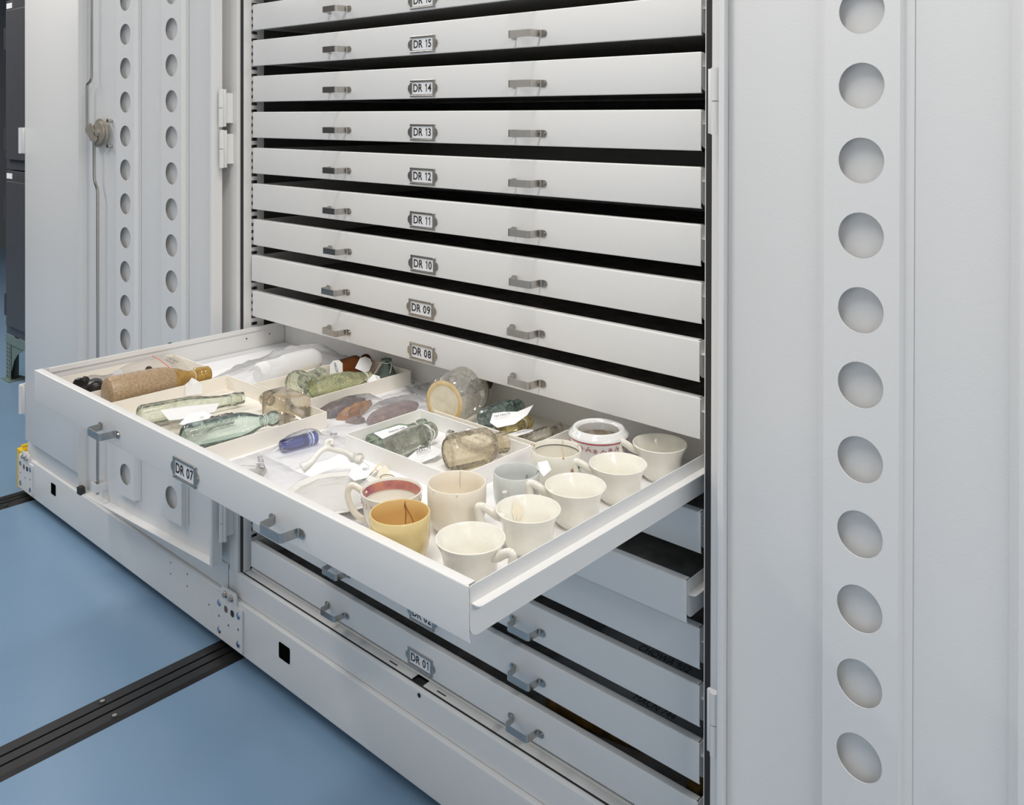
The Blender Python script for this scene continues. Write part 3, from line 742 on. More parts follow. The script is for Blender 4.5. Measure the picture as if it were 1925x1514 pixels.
paper_tag(o, [(.257, -.3144, .8042), (.2572, -.3063, .8078), (.252, -.2971, .8134), (.2572, -.2855, .8043), (.257, -.2761, .7945), (.257, -.2761, .7759), (.257, -.3132, .7800)])
s0 = M_ @ Vector((0, 0, .215))

# long pale green bottle
o = bottle('glass_bottle', [(.0001, .004), (.012, .002), (.017, 0), (.0195, .003), (.0205, .008), (.0205, .085), (.020, .098), (.0175, .113), (.0140, .130), (.0118, .15), (.0112, .172), (.0125, .178), (.0125, .184), (.0112, .186), (.0112, .198), (.0085, .199), (.008, .17)], G_PALEGR, 'long pale green bottle with tapered neck, nearest the brown bottle', (.346, -.452, ZT+.0208), (.379, -.252, ZT+.017))
M_ = mtx(o); ring_string(o, M_, .0124, .0007, .172); ring_string(o, M_, .0124, .0007, .175)
string(o, [M_ @ Vector(p) for p in ((.012, 0, .173), (.016, .006, .186), (.018, .012, .20), (.02, .004, .212), (.012, .0, .205), (.004, .004, .19))])
string(o, [M_ @ Vector(p) for p in ((.005, -.012, .178), (-.004, -.022, .20), (.0, -.034, .215), (-.008, -.05, .222), (-.009, -.062, .222))], .0009)
o2 = paper_tag(None, [(.373, -.424, ZT+.032), (.388, -.390, ZT+.033), (.416, -.330, ZT+.032), (.428, -.345, ZT+.022), (.424, -.395, ZT+.021), (.409, -.426, ZT+.022)], m=FOAM, name='foam_slip'); tag(o2, 'white foam slip lying over the long pale green bottle', 'packing')

# narrow clear bottle under its tag
o = bottle('glass_bottle', [(.0001, .002), (.013, 0), (.0165, .003), (.0168, .08), (.0155, .092), (.0115, .104), (.0098, .112), (.0110, .116), (.0110, .122), (.0100, .124), (.0112, .128), (.0112, .134), (.0100, .136), (.0105, .142), (.008, .144), (.007, .11)], G_CLEAR, 'narrow clear bottle with ringed neck half hidden by a blank tag', (.446, -.470, ZT+.0170), (.460, -.327, ZT+.013))
M_ = mtx(o); ring_string(o, M_, .0112, .0007, .118)
paper_tag(o, [(.483, -.445, ZT+.037), (.449, -.409, ZT+.039), (.456, -.384, ZT+.039), (.483, -.382, ZT+.038), (.510, -.414, ZT+.036), (.506, -.431, ZT+.036)], text='34', ts=.005, tp=Vector((.487, -.405, ZT+.039)), tdir=(.3, 1, 0), tn=(0, 0, 1))

# aqua soda bottle at the front
o = bottle('glass_bottle', [(.0001, .004), (.010, .002), (.018, 0), (.0225, .004), (.0238, .010), (.0238, .095), (.0228, .106), (.0195, .119), (.0150, .129), (.0118, .137), (.0105, .145), (.0102, .152), (.0120, .156), (.0135, .160), (.0135, .166), (.0118, .171), (.0085, .172), (.007, .14)], G_AQUA, 'clear aqua soda bottle with rounded lip in the wide tray front', (.5215, -.458, ZT+.0241), (.545, -.290, ZT+.0235))
M_ = mtx(o); ring_string(o, M_, .0112, .0008, .144); ring_string(o, M_, .0112, .0008, .148)
# embossed lettering band along the shoulder side
bm = NB(); random.seed(3)
for k in range(22):
    z = .012+k*.0044; an = 1.95+random.uniform(-.05, .05); r_ = .0238
    p = M_ @ Vector((r_*math.cos(an), r_*math.sin(an), z)); q = M_ @ Vector((r_*math.cos(an+.22), r_*math.sin(an+.22), z+random.uniform(-.0015, .0015)))
    tube(bm, [p, q], .0008, 5)
    if k % 2: tube(bm, [q, M_ @ Vector((r_*math.cos(an+.1), r_*math.sin(an+.1), z+.003))], .0007, 5)
obj('embossing', bm, G_AQUA, o, world=True, smooth=True)
bm = NB(); tube(bm, [(.585, -.452, ZT+.006), (.583, -.441, ZT+.0075), (.580, -.428, ZT+.006)], [.005, .0062, .0045], 10); o = obj('stopper', bm, CORK, smooth=True); tag(o, 'small dark stopper beside the aqua soda bottle', 'stopper')

# square stained bottle
def square_bottle(name, w_, d_, L_, nr, nl, m, label, a, b, roll=0, sh=.012):
    bm = NB()
    pr = [(.86, 0), (1, .003), (1, L_-sh), (.9, L_-sh*.55), (.62, L_-sh*.15)]
    rings = []
    n = 40
    def ring(s, z, rnd):
        out = []
        for k in range(n):
            a_ = 2*math.pi*k/n; c, t = math.cos(a_), math.sin(a_); p = rnd
            x = math.copysign(abs(c)**(2/p), c)*w_/2*s; y = math.copysign(abs(t)**(2/p), t)*d_/2*s
            out.append(bm.verts.new((x, y, z)))
        return out
    for s, z in pr: rings.append(ring(s, z, 9))
    for r_, z in ((nr*1.05, L_), (nr, L_+.004), (nr, L_+nl*.55), (nr*1.28, L_+nl*.6), (nr*1.28, L_+nl*.85), (nr*1.1, L_+nl), (nr*.75, L_+nl), (nr*.7, L_)):
        rings.append([bm.verts.new((r_*math.cos(2*math.pi*k/n), r_*math.sin(2*math.pi*k/n), z)) for k in range(n)])
    for A, C in zip(rings, rings[1:]):
        for k in range(n): bm.faces.new((A[k], A[(k+1) % n], C[(k+1) % n], C[k]))
    bm.faces.new(rings[0][::-1])
    o = obj(name, bm, m, smooth=True); place(o, a, b, roll); return tag(o, label, 'bottle')
o = square_bottle('glass_bottle', .052, .052, .096, .0095, .026, G_STAIN, 'square clear bottle with orange stains at the wide tray back', (.558, -.2490, ZT+.0263), (.440, -.2470, ZT+.0263))
# ---- middle tray
o = bottle('glass_bottle', [(.0001, .003), (.019, .001), (.026, 0), (.0275, .004), (.0275, .010), (.0255, .014), (.0262, .017), (.022, .022), (.0155, .028), (.015, .055), (.0165, .075), (.018, .085), (.016, .092), (.0125, .094), (.012, .06)], G_PALEGR, 'pale green jar with wide flanged foot lying in the middle tray', (.413, -.158, ZT+.0277), (.379, -.066, ZT+.0215))
random.seed(5)
prof = [(.0001, .004), (.014, .004), (.0145, .0), (.0185, .0), (.0215, .004), (.0215, .012), (.0195, .016), (.0202, .02), (.0205, .05), (.0195, .075), (.0208, .078), (.0195, .081), (.0175, .10), (.0125, .120), (.0100, .126), (.0115, .13), (.0115, .139), (.008, .14)]
o = bottle('glass_bottle', prof, G_HOB, 'knobbly hobnail green bottle lying diagonally in the middle tray', (.447, -.140, ZT+.0217), (.458, .000, ZT+.018))
bm = NB(); M_ = mtx(o)
for i in range(13):
    z = .022+i*.0062
    for k in range(18):
        an = 2*math.pi*(k+.5*(i % 2))/18; r_ = .0203 if z < .08 else .0203-(z-.08)*.22
        c = M_ @ Vector((r_*math.cos(an), r_*math.sin(an), z)); nn = (c-(M_ @ Vector((0, 0, z)))).normalized()
        q = nn.to_track_quat('Z', 'Y').to_matrix().to_4x4(); q.translation = c
        rg = lathe(bm, [(.0028, -.0004), (.0020, .0009), (.0008, .0014)], 6, q); cap(bm, rg[-1])
hb = obj('hobnails', bm, G_HOB, o, world=True, smooth=True); hb['kind'] = 'stuff'
ring_string(o, M_, .0106, .0008, .127)
paper_tag(o, tag_shape((.478, -.006, ZT+.018), (1, .5, -.2), (-.2, 1, .55), .022, .022))
o = bottle('glass_bottle', [(.0001, .002), (.017, 0), (.021, .003), (.0215, .05), (.0208, .055), (.0175, .061), (.0125, .066), (.0120, .072), (.0165, .075), (.0178, .080), (.0165, .085), (.0125, .086), (.011, .06)], G_AMBER, 'small amber brown bottle at the back of the middle tray', (.3800, -.032, ZT+.0225), (.3840, .055, ZT+.0265))
M_ = mtx(o)
paper_tag(o, tag_shape((.402, -.048, ZT+.034), (-.1, .05, 1), (.55, .45, .1), .036, .028), text='MACN', ts=.005, tdir=(.2, .2, -1), tn=(.75, -.6, .2))
paper_tag(o, tag_shape((.413, .020, ZT+.032), (-.25, .75, .7), (.5, .55, -.35), .034, .030))
bm = NB(); M_ = Matrix.Translation((.462, .030, ZT+.0003)) @ Matrix.Rotation(R(22), 4, 'Z')
o = obj('ink_bottle', solid([(.026, 0), (.0275, .002), (.0275, .006), (.0245, .013), (.0160, .030), (.0098, .040), (.0090, .044), (.0115, .047), (.0115, .051), (.009, .052), (.0075, .04)], 40), G_DKGR, smooth=True); o.location = (.470, .034, ZT+.0002); tag(o, 'dark green cone shaped ink bottle standing in the middle tray', 'bottle')
M_ = Matrix.Translation(o.location); ring_string(o, M_, .0102, .0008, .0445)
string(o, [M_ @ Vector(p) for p in ((-.010, -.002, .0445), (-.017, -.006, .034), (-.023, -.010, .022), (-.027, -.016, .012))], .0008); string(o, [M_ @ Vector(p) for p in ((.010, .002, .0445), (.016, .000, .043), (.022, -.006, .034), (.020, -.008, .026))], .0008)
string(o, [M_ @ Vector(p) for p in ((.000, -.028, .014), (.006, -.034, .022), (.014, -.036, .023), (.018, -.037, .014))], .0008)
# ---- back right tray
o = bottle('glass_bottle', [(.0001, .006), (.024, .004), (.034, .0005), (.041, .003), (.0455, .010), (.0465, .02), (.0465, .082), (.044, .092), (.036, .100), (.022, .106), (.0135, .110), (.0125, .124), (.016, .127), (.016, .134), (.0125, .136), (.011, .11)], G_BIG, 'big round frosted bottle with orange ringed base under the next drawer', (.762, -.075, ZT+.047), (.727, .0705, ZT+.047), 56)
M_ = mtx(o)
bm = NB(); rg = lathe(bm, [(.0110, .118), (.0150, .137), (.0180, .140), (.0185, .152), (.0150, .157)], 24, M_); cap(bm, rg[-1]); obj('cork', bm, CORK, o, world=True, smooth=True)
bm = NB(); lathe(bm, [(.0395, .0022), (.0345, .0005), (.0305, .0018)], 48, M_ @ Matrix.Translation((0, 0, -.0007))); obj('base_film', solid([(.0001, .0052), (.024, .0032), (.0306, .0011), (.0306, .0015)], 40), mat('cream_dried_film', (.80, .74, .60), .8, col2=(.70, .62, .46), vscale=60), o, smooth=True); obj('stain_ring', bm, RINGM, o, world=True, smooth=True)
for k, (an, z, s_) in enumerate(((-.75, .045, 1), (-.62, .065, .8))):
    bm = NB(); tube(bm, spline([M_ @ Vector((.0468*math.cos(an+dx*s_), .0468*math.sin(an+dx*s_), z+dz)) for dx, dz in ((-.1, 0), (-.02, -.008), (.08, -.004), (.1, .006), (.02, .008), (-.02, .003))], 4), .0010, 5); obj('stain_mark', bm, SIENNA, o, world=True, smooth=True)
o = square_bottle('glass_bottle', .046, .030, .088, .0115, .030, G_TEAL, 'teal rectangular panel bottle lying beside the big round bottle', (.850, -.060, ZT+.0235), (.832, .06, ZT+.0235), R(80))
o = square_bottle('glass_bottle', .034, .028, .052, .009, .026, G_OLIVE, 'short yellow stained bottle beneath a curled tag', (.889, -.058, ZT+.0175), (.890, .02, ZT+.0175), 0)
M_ = mtx(o); ring_string(o, M_, .0105, .0008, .058)
paper_tag(o, [(.864, -.052, ZT+.044), (.873, -.069, ZT+.034), (.893, -.071, ZT+.030), (.911, -.046, ZT+.034), (.916, -.018, ZT+.044), (.912, .004, ZT+.056), (.897, -.022, ZT+.047), (.877, -.038, ZT+.046)], text='744 MACN', ts=.0045, tp=Vector((.885, -.050, ZT+.0445)), tdir=(.6, .8, 0), tn=(.3, -.5, .8))
o = bottle('glass_bottle', [(.0001, .001), (.0105, 0), (.0125, .002), (.0125, .048), (.0105, .055), (.0072, .060), (.0070, .078), (.0085, .080), (.0085, .088), (.006, .089), (.005, .06)], G_CLEAR, 'slim clear vial lying near the red printed jar', (.944, -.042, ZT+.0128), (.941, .045, ZT+.0118), 28)
paper_tag(o, tag_shape((.921, -.038, ZT+.020), (.15, 1, 0), (1, -.15, .15), .044, .026), text='744 MACN', ts=.0045, tdir=(.2, 1, 0))
# ---- white tray
o = square_bottle('glass_bottle', .036, .017, .094, .0078, .036, G_GREEN, 'flat green flask with a tag at the white tray back', (.7515, -.2365, ZT+.0125), (.745, -.108, ZT+.0125), R(10), .022)
M_ = mtx(o); ring_string(o, M_, .0092, .0009, .104)
paper_tag(o, tag_shape((.760, -.195, ZT+.0245), (.1, 1, .02), (1, -.1, -.10), .062, .030), text='MACN 744', ts=.005, tdir=(.1, 1, 0))
o = square_bottle('glass_bottle', .040, .030, .090, .0125, .024, G_DIRTY, 'dirty grey rectangular bottle in the middle of white tray', (.817, -.2510, ZT+.0210), (.798, -.138, ZT+.0210), R(75))
M_ = mtx(o); ring_string(o, M_, .0145, .0010, .094); ring_string(o, M_, .0145, .0010, .097)
string(o, [M_ @ Vector((.012, 0, .096)), (.826, -.158, ZT+.030), (.838, -.178, ZT+.016)], .0009)
paper_tag(o, [(.831, -.232, ZT+.003), (.835, -.208, ZT+.014), (.842, -.180, ZT+.016), (.866, -.174, ZT+.012), (.872, -.200, ZT+.010), (.858, -.226, ZT+.002)], text='MACN', ts=.006, tp=Vector((.847, -.203, ZT+.016)), tdir=(.35, .9, .1), tn=(.4, -.4, .8))
prof = [(.0001, .003), (.018, .002), (.022, 0), (.027, .003), (.0295, .009), (.0295, .070), (.0275, .077), (.0190, .084), (.0165, .088), (.0165, .092), (.0178, .094), (.0165, .097), (.0178, .100), (.0178, .108), (.0145, .110), (.013, .09)]
o = bottle('glass_bottle', prof, G_CREAM, 'cream tinted octagonal jar with dark base ring in white tray', (.915, -.213, ZT+.0300), (.948, -.108, ZT+.0300), 8, R(22.5))
M_ = mtx(o); bm = NB(); lathe(bm, [(.0235, .0015), (.0205, .0032)], 32, M_ @ Matrix.Translation((0, 0, -.001))); obj('dirt_ring', bm, GREYSH, o, world=True)
o = bottle('glass_bottle', [(.0001, .001), (.010, 0), (.0125, .002), (.0125, .066), (.0105, .074), (.0070, .080), (.0066, .096), (.0085, .098), (.0085, .106), (.006, .107), (.005, .08)], G_CLEAR, 'small clear bottle behind the cream octagonal jar', (.925, -.1085, ZT+.0128), (.818, -.118, ZT+.0125), 28)
M_ = mtx(o); ring_string(o, M_, .0085, .0009, .086); ring_string(o, M_, .0085, .0009, .090)
paper_tag(o, tag_shape((.892, -.123, ZT+.026), (1, -.06, -.05), (.05, -1, -.25), .066, .024), text='50217404', ts=.0045, tdir=(1, -.05, 0))

# ------------------------------------------------------------------ cups
def cup(name, prof_o, wall, m, label, c, cat='cup', m_in=None, n=56):
    """prof_o: outer profile foot to rim; inner wall follows at the wall thickness"""
    h = prof_o[-1][1]; inn = [(max(r_-wall, .0005), z) for r_, z in prof_o if z > wall*1.6]
    prof = [(.0001, .0012), (prof_o[0][0]-.003, .0012)]+prof_o+[(prof_o[-1][0]-wall*.25, h+wall*.35), (prof_o[-1][0]-wall*.75, h+wall*.35)]+inn[::-1]+[(.0001, inn[0][1]-.001)]
    o = obj(name, solid(prof, n), m, smooth=True); o.location = c
    if m_in: 
        o.data.materials.append(m_in)
        for p in o.data.polygons:
            cc = p.center; rr = math.hypot(cc.x, cc.y)
            nv = p.normal; 
            if (nv.x*cc.x+nv.y*cc.y) < -1e-7 or (nv.z > .5 and cc.z < h*.4): p.material_index = 1
    return tag(o, label, cat)
CUPP = [(.0215, 0), (.0225, .002), (.0245, .004), (.0295, .009), (.0325, .016), (.0335, .024), (.0342, .032), (.0355, .039), (.0385, .046), (.0420, .052), (.0436, .0562)]
def strap_handle(o, ang, pts, m, r=.0040, sx=1.25, name='handle'):
    bm = NB(); d = Vector((math.cos(ang), math.sin(ang), 0))
    tube(bm, spline([d*p[0]+Vector((0, 0, p[1])) for p in pts], 5), r, 10, sx)
    return obj(name, bm, m, o, smooth=True)
HP = [(.0335, .042), (.043, .0455), (.052, .0520), (.0600, .0560), (.0655, .0560), (.0660, .0515), (.0645, .042), (.061, .028), (.054, .018), (.044, .013), (.031, .012)]
for c, ang, lab in (((1.1765, -.4268, ZF), R(4), 'cream flared teacup nearest the open drawer corner, handle to the right'),
                    ((1.1765, -.3175, ZF), R(217), 'second cream flared teacup, orange stained inside'),
                    ((1.1775, -.2165, ZF), R(217), 'third cream flared teacup of the row along the drawer side'),
                    ((1.1770, -.1115, ZF), R(217), 'fourth cream flared teacup, with string tied to its handle'),
                    ((1.1790, .0015, ZF), R(217), 'last cream flared teacup, deepest and shaded by the drawer above')):
    o = cup('teacup', CUPP, .0022, PORCR, lab, c); o['group'] = 'flared teacups in the open drawer'
    strap_handle(o, ang, HP, PORC, .0046)
    if 'orange' in lab:
        bm = NB(); prv = None
        for k in range(9):
            an = R(140+4.4*k+1.2*math.sin(k*2.1)); row = [bm.verts.new((rr*math.cos(R(158)+(an-R(158))*fz), rr*math.sin(R(158)+(an-R(158))*fz), z)) for fz, (rr, z) in zip((.35, .75, 1, .85, .5), ((.0372, .0500), (.0345, .0445), (.0327, .0385), (.0318, .0315+.003*math.sin(k*1.7)), (.0312, .0265+.005*math.sin(k*2.3))))]
            if prv:
                for q in range(4): bm.faces.new((prv[q], row[q], row[q+1], prv[q+1]))
            prv = row
        obj('stain', bm, STAINP, o, smooth=True)
    if 'string' in lab:
        d = Vector((math.cos(ang), math.sin(ang), 0)); M_ = Matrix.Translation(Vector(c))
        for k in range(3):
            bm = NB(); cc = Vector(c)+d*.0612+Vector((0, 0, .026+.002*k)); tube(bm, [cc+Vector((.006*math.cos(t), .006*math.sin(t), .001*math.sin(t+k))) for t in [2*math.pi*j/12 for j in range(13)]], .0006, 5); obj('string', bm, STRING, o, world=True, smooth=True)
        string(o, [Vector(c)+d*.066+Vector((0, 0, .026)), Vector(c)+d*.060+Vector((.004, -.012, .012)), Vector(c)+d*.052+Vector((.008, -.016, .002))], .0005)
    if 'corner' in lab:
        paper_tag(o, [(1.206, -.470, ZF+.004), (1.235, -.458, ZF+.010), (1.236, -.428, ZF+.012), (1.222, -.425, ZF+.010)])
    if 'orange' in lab:
        paper_tag(o, [(1.108, -.356, ZF+.001), (1.112, -.322, ZF+.003), (1.120, -.300, ZF+.008), (1.134, -.308, ZF+.008), (1.136, -.34, ZF+.003), (1.128, -.366, ZF+.001)], text='37', ts=.005, tdir=(0, .9, .4))
MUG = lambda r_, h: [(r_*.60, 0), (r_*.62, .002), (r_*.74, .006), (r_*.88, .014), (r_*.96, .024), (r_*.99, .036), (r_, h*.75), (r_, h)]
yel = cup('mug', MUG(.0392, .0655), .0026, YELG, 'yellow glazed mug with brown cracks inside, by drawer front', (1.0744, -.4528, ZF), 'mug', YELIN)
bm = NB()
for q in ([(R(128), .064), (R(129), .058), (R(126), .05), (R(127), .035), (R(126), .02)], [(R(128), .060), (R(122), .052), (R(112), .042), (R(106), .030), (R(100), .02)]):
    tube(bm, spline([(.0362*math.cos(a_), .0362*math.sin(a_), z) for a_, z in q], 4), .00055, 5)
obj('crack', bm, BROWN, yel, smooth=True)
pk = cup('teacup', [(.022, 0), (.024, .003), (.031, .010), (.0365, .022), (.0395, .036), (.0418, .050), (.0428, .0575)], .0022, PORC, 'cream teacup with pink lustre band inside, behind yellow mug', (.9985, -.4020, ZF))
bm = NB(); lathe(bm, [(.0398, .0545), (.0386, .0495), (.0374, .0425)], 56); obj('lustre_band', bm, PINKB, pk, smooth=True)
bm = NB()
for k in range(26):
    an = 2*math.pi*k/26; tube(bm, [(.0420*math.cos(an), .0420*math.sin(an), .050), (.0412*math.cos(an+.05), .0412*math.sin(an+.05), .0455), (.0408*math.cos(an-.02), .0408*math.sin(an-.02), .042)], .0004, 5)
q = obj('painted_sprigs', bm, PINKB, pk, smooth=True); q['kind'] = 'stuff'
hd = strap_handle(pk, R(205), [(.0395, .046), (.050, .053), (.060, .056), (.067, .048), (.066, .034), (.058, .020), (.046, .012), (.033, .011)], IVORY, .0038)
strap_handle(pk, R(205), [(.0700, .044), (.0697, .036), (.066, .026)], GREENP, .0016, 1.0, 'green_edge')
tall = cup('mug', MUG(.0412, .0668), .0026, IVORY, 'tall ivory mug without handle, stained and cracked', (1.0645, -.3400, ZF), 'mug')
bm = NB(); tube(bm, [(.0387*math.cos(a_), .0387*math.sin(a_), z) for a_, z in ((R(128), .0662), (R(129), .05), (R(126), .035), (R(127), .026))], .0004, 5); obj('crack', bm, SIENNA, tall, smooth=True)
for an in (R(-45), R(125), R(-95)):
    obj('rim_chip', disc(NB(), (.0402*math.cos(an), .0402*math.sin(an), .0669), .0020, 'z', .0014, 8), BOARD, tall)
gm = cup('mug', MUG(.0338, .0612), .0026, PORCW, 'small grey white mug with broken handle stubs', (1.0920, -.2460, ZF), 'mug')
bm = NB(); an = R(-75); d = Vector((math.cos(an), math.sin(an), 0))
tube(bm, [d*.0325+Vector((0, 0, .0345)), d*.0350+Vector((0, 0, .036)), d*.0368+Vector((0, 0, .046))], [.005, .0048, .0038], 10); obj('handle_stub', bm, PORCW, gm, smooth=True)
o = paper_tag(None, [(1.098, -.216, ZF+.040), (1.102, -.2095, ZF+.0668), (1.117, -.206, ZF+.0725), (1.136, -.220, ZF+.068), (1.131, -.231, ZF+.0605), (1.1165, -.2275, ZF+.066), (1.109, -.228, ZF+.045)], name='paper_tag'); tag(o, 'curled white paper tag tucked into the grey white mug', 'tag')
writing('1234', .004, o, frame_on(Vector((1.108, -.242, ZF+.054)), (0, .3, 1), (.5, -.8, .2)))
sm = cup('mug', MUG(.0392, .0658), .0024, PORC, 'cream mug with thin black line inside chipped rim', (1.0870, -.1480, ZF), 'mug')
bm = NB(); N_ = 40
for k in range(N_):
    a0, a1 = [R(40+150*j/N_) for j in (k, k+1)]
    tube(bm, [(.0363*math.cos(a_), .0363*math.sin(a_), .0585) for a_ in (a0, a1)], .0006, 4)
obj('painted_line', bm, INK, sm)
bm = NB(); tube(bm, spline([(.0366*math.cos(R(a_)), .0366*math.sin(R(a_)), z) for a_, z in ((112, .0665), (114, .055), (110, .043), (116, .03))], 4), .0007, 5); obj('crack', bm, MANILA, sm, smooth=True)
for an, s_ in ((R(62), .0022), (R(-162), .0030), (R(-35), .0016)):
    obj('rim_chip', disc(NB(), (.0383*math.cos(an), .0383*math.sin(an), .0658), s_, 'z', .0016, 9), SIENNA, sm)
random.seed(11)
for nm, mm in (('painted_flowers', PINKB), ('painted_leaves', GREENP)):
    bm = NB()
    for k in range(9):
        an = R(random.uniform(-14, 8)); z = random.uniform(.012, .046); c = Vector((.0394*math.cos(an), .0394*math.sin(an), z))
        disc(bm, c, random.uniform(.0016, .003), 'x', .0012, 7)
    q = obj(nm, bm, mm, sm); q['kind'] = 'stuff'
pot = obj('sugar_pot', solid([(.0001, .0012), (.031, .0012), (.033, 0), (.0355, .003), (.040, .010), (.0435, .022), (.0455, .038), (.0475, .052), (.0497, .0575), (.0493, .0602), (.0465, .0632), (.0435, .0660), (.0422, .0682), (.0405, .0692), (.0380, .0690), (.0350, .0670), (.0335, .0640), (.036, .056), (.042, .048), (.041, .03), (.036, .012), (.0001, .007)], 64), TRANSFER, smooth=True)
pot.location = (1.0830, -.0325, ZF); tag(pot, 'white lidless pot with red floral transfer print', 'pot')

bm = NB(); lathe(bm, [(.0413, .0525), (.0408, .040), (.0404, .030), (.0372, .0150)], 56); obj('inside_stain', bm, mat('brown_inside_stain', (.60, .56, .50), .3, col2=(.34, .27, .19), vscale=70), pot, smooth=True)
TRED = mat('red_transfer_print', (.42, .08, .11), .2, coat=.4, var=.1)
def on_pot(an, z): r_ = .0456+(z-.038)*.1428+.0001; return Vector((r_*math.cos(an), r_*math.sin(an), z))
flo, lea = NB(), NB()
for k in range(12):
    a0 = 2*math.pi*k/12; zc = .0455+(.0012 if k % 2 else -.0008)
    for p_ in range(5):
        t0 = 2*math.pi*p_/5; ca, cz = a0+.0026*math.cos(t0)/.0466, zc+.0026*math.sin(t0)
        tube(flo, [on_pot(ca+.0013*math.cos(t)/.0466, cz+.0013*math.sin(t)) for t in [2*math.pi*j/8 for j in range(9)]], .00028, 4)
    tube(flo, [on_pot(a0-.0006/.0466, zc), on_pot(a0+.0006/.0466, zc)], .0009, 6)
    st = [(a0+(.15+.028*j), zc+.0022*math.sin(j*1.3+k)) for j in range(9)]
    tube(lea, [on_pot(a_, z_) for a_, z_ in st], .00025, 4)
    for j, (a_, z_) in enumerate(st[1:-1]):
        sg = 1 if j % 2 else -1
        tube(lea, [on_pot(a_, z_), on_pot(a_+.022, z_+sg*.0014), on_pot(a_+.05, z_+sg*.0024)], [.0002, .0008, .0002], 5)
for nm, b_ in (('printed_flowers', flo), ('printed_leaves', lea)):
    q = obj(nm, b_, TRED, pot); q['kind'] = 'stuff'
# ------------------------------------------------------------------ bags, sherds, slips
def bag(name, label, corners, height, m=POLY, seed=0, nx=26, ny=26, amp=.003, z0=None, bumps=()):
    """an inflated plastic bag over the quad of corners (x, y); bumps: (u, v, ru, rv, h)"""
    bm = NB(); z0 = ZF+.0006 if z0 is None else z0
    A, Bc, C, D = [Vector((*c, 0)) for c in corners]; T, L_ = [], []
    for i in range(nx+1):
        tr, lr = [], []
        for j in range(ny+1):
            u, v = i/nx, j/ny; p = (A*(1-u)+Bc*u)*(1-v)+(D*(1-u)+C*u)*v
            e = min(1, 6*min(u, 1-u, v, 1-v)); nz = noise.noise(Vector((p.x*24+seed, p.y*24, seed)))+.6*noise.noise(Vector((p.x*60, p.y*60+seed, seed)))
            rg = 1-abs(noise.noise(Vector((p.x*16+seed*3, p.y*16, 1.7))))*2
            h = height*math.sqrt(max(0, math.sin(math.pi*u)*math.sin(math.pi*v)))
            for bu, bv, ru, rv, bh in bumps:
                d2 = ((u-bu)/ru)**2+((v-bv)/rv)**2; h = max(h, bh*math.exp(-d2*d2*.7))
            z = z0+.0008+h+amp*e*(abs(nz)+.8*max(0, rg-.5))
            tr.append(bm.verts.new((p.x+.004*nz*(1-e), p.y+.004*nz*(1-e), z))); pass
        T.append(tr); L_.append(lr)
    for G in (T,):
        for i in range(nx):
            for j in range(ny): bm.faces.new((G[i][j], G[i+1][j], G[i+1][j+1], G[i][j+1]))
    o = obj(name, bm, m, smooth=True)
    o.data.set_sharp_from_angle(angle=R(180))
    return tag(o, label, 'bag')
def lump(name, label, c, dims, m, rz=0, seed=0, cat='sherd', amp=.25, tilt=0, flat=False):
    bm = NB(); bmesh.ops.create_icosphere(bm, subdivisions=3, radius=1)
    for v in bm.verts:
        k = 1+amp*noise.noise(v.co*1.6+Vector((seed, 0, 0)))+amp*.4*noise.noise(v.co*4+Vector((0, seed, 0)))
        v.co = Vector((v.co.x*dims[0]*k, v.co.y*dims[1]*k, v.co.z*dims[2]*k))
    o = obj(name, bm, m, smooth=True); o.location = c; o.rotation_euler = (tilt, 0, rz); return tag(o, label, cat)
# left tray: zip bag over sherds, black stopper pieces
lump('pottery_sherd', 'small grey sherd at the far left drawer corner', (.045, -.462, ZT+.0092), (.010, .016, .008), GREYSH, R(20), 3)
b = bag('zip_bag', 'clear zip bag with red strip in the left tray', ((.012, -.455), (.156, -.455), (.156, -.219), (.012, -.219)), .021, POLYH, 2, z0=ZT+.004, amp=.005, bumps=((.2, .75, .4, .3, .028), (.25, .2, .2, .15, .020)))
bm = NB(); tube(bm, [(.014, -.2640, ZT+.0345), (.05, -.2670, ZT+.0345), (.09, -.2705, ZT+.0310), (.125, -.2735, ZT+.0255)], .0009, 6); obj('zip_strip', bm, RED, b, world=True)
writing('CROWN', .0085, b, frame_on(Vector((.072, -.245, ZT+.0325)), (1, -.1, -.1), (0, 0, 1)), .052); writing('MACN 744', .006, b, frame_on(Vector((.078, -.257, ZT+.0325)), (1, -.1, -.1), (0, 0, 1)), .045)
bm = NB()
for y, r_ in ((0, .0135), (.008, .016)):
    pass
prof = [(.0001, 0), (.013, .001), (.0175, .005), (.0195, .014), (.0185, .020), (.0165, .0215), (.0165, .0235), (.018, .025), (.0175, .034), (.012, .040), (.0001, .041)]
o = obj('bottle_stopper', solid(prof, 24), BLACKR, smooth=True); place(o, (.130, -.440, ZT+.0195), (.094, -.424, ZT+.0205)); tag(o, 'black vulcanite screw stopper leaning in the left tray corner', 'stopper')
o = obj('bottle_stopper', solid([(.0001, 0), (.011, 0), (.0165, .003), (.0175, .008), (.012, .011), (.009, .015), (.009, .024), (.0001, .025)], 20), BLACKR, smooth=True); place(o, (.085, -.452, ZT+.022), (.066, -.425, ZT+.034)); tag(o, 'smaller black stopper at the drawer front, beside another', 'stopper')
bm = NB(); c = Vector((.130, -.352, ZT+.021)); tube(bm, [c+Vector((.019*math.cos(t), .0075*math.sin(t)*.4, .019*math.sin(t))) for t in [2*math.pi*k/32 for k in range(33)]], .0016, 8); o = obj('glass_ring', bm, BLACKR, smooth=True); tag(o, 'thin black ring standing behind the brown stoneware bottle', 'ring')
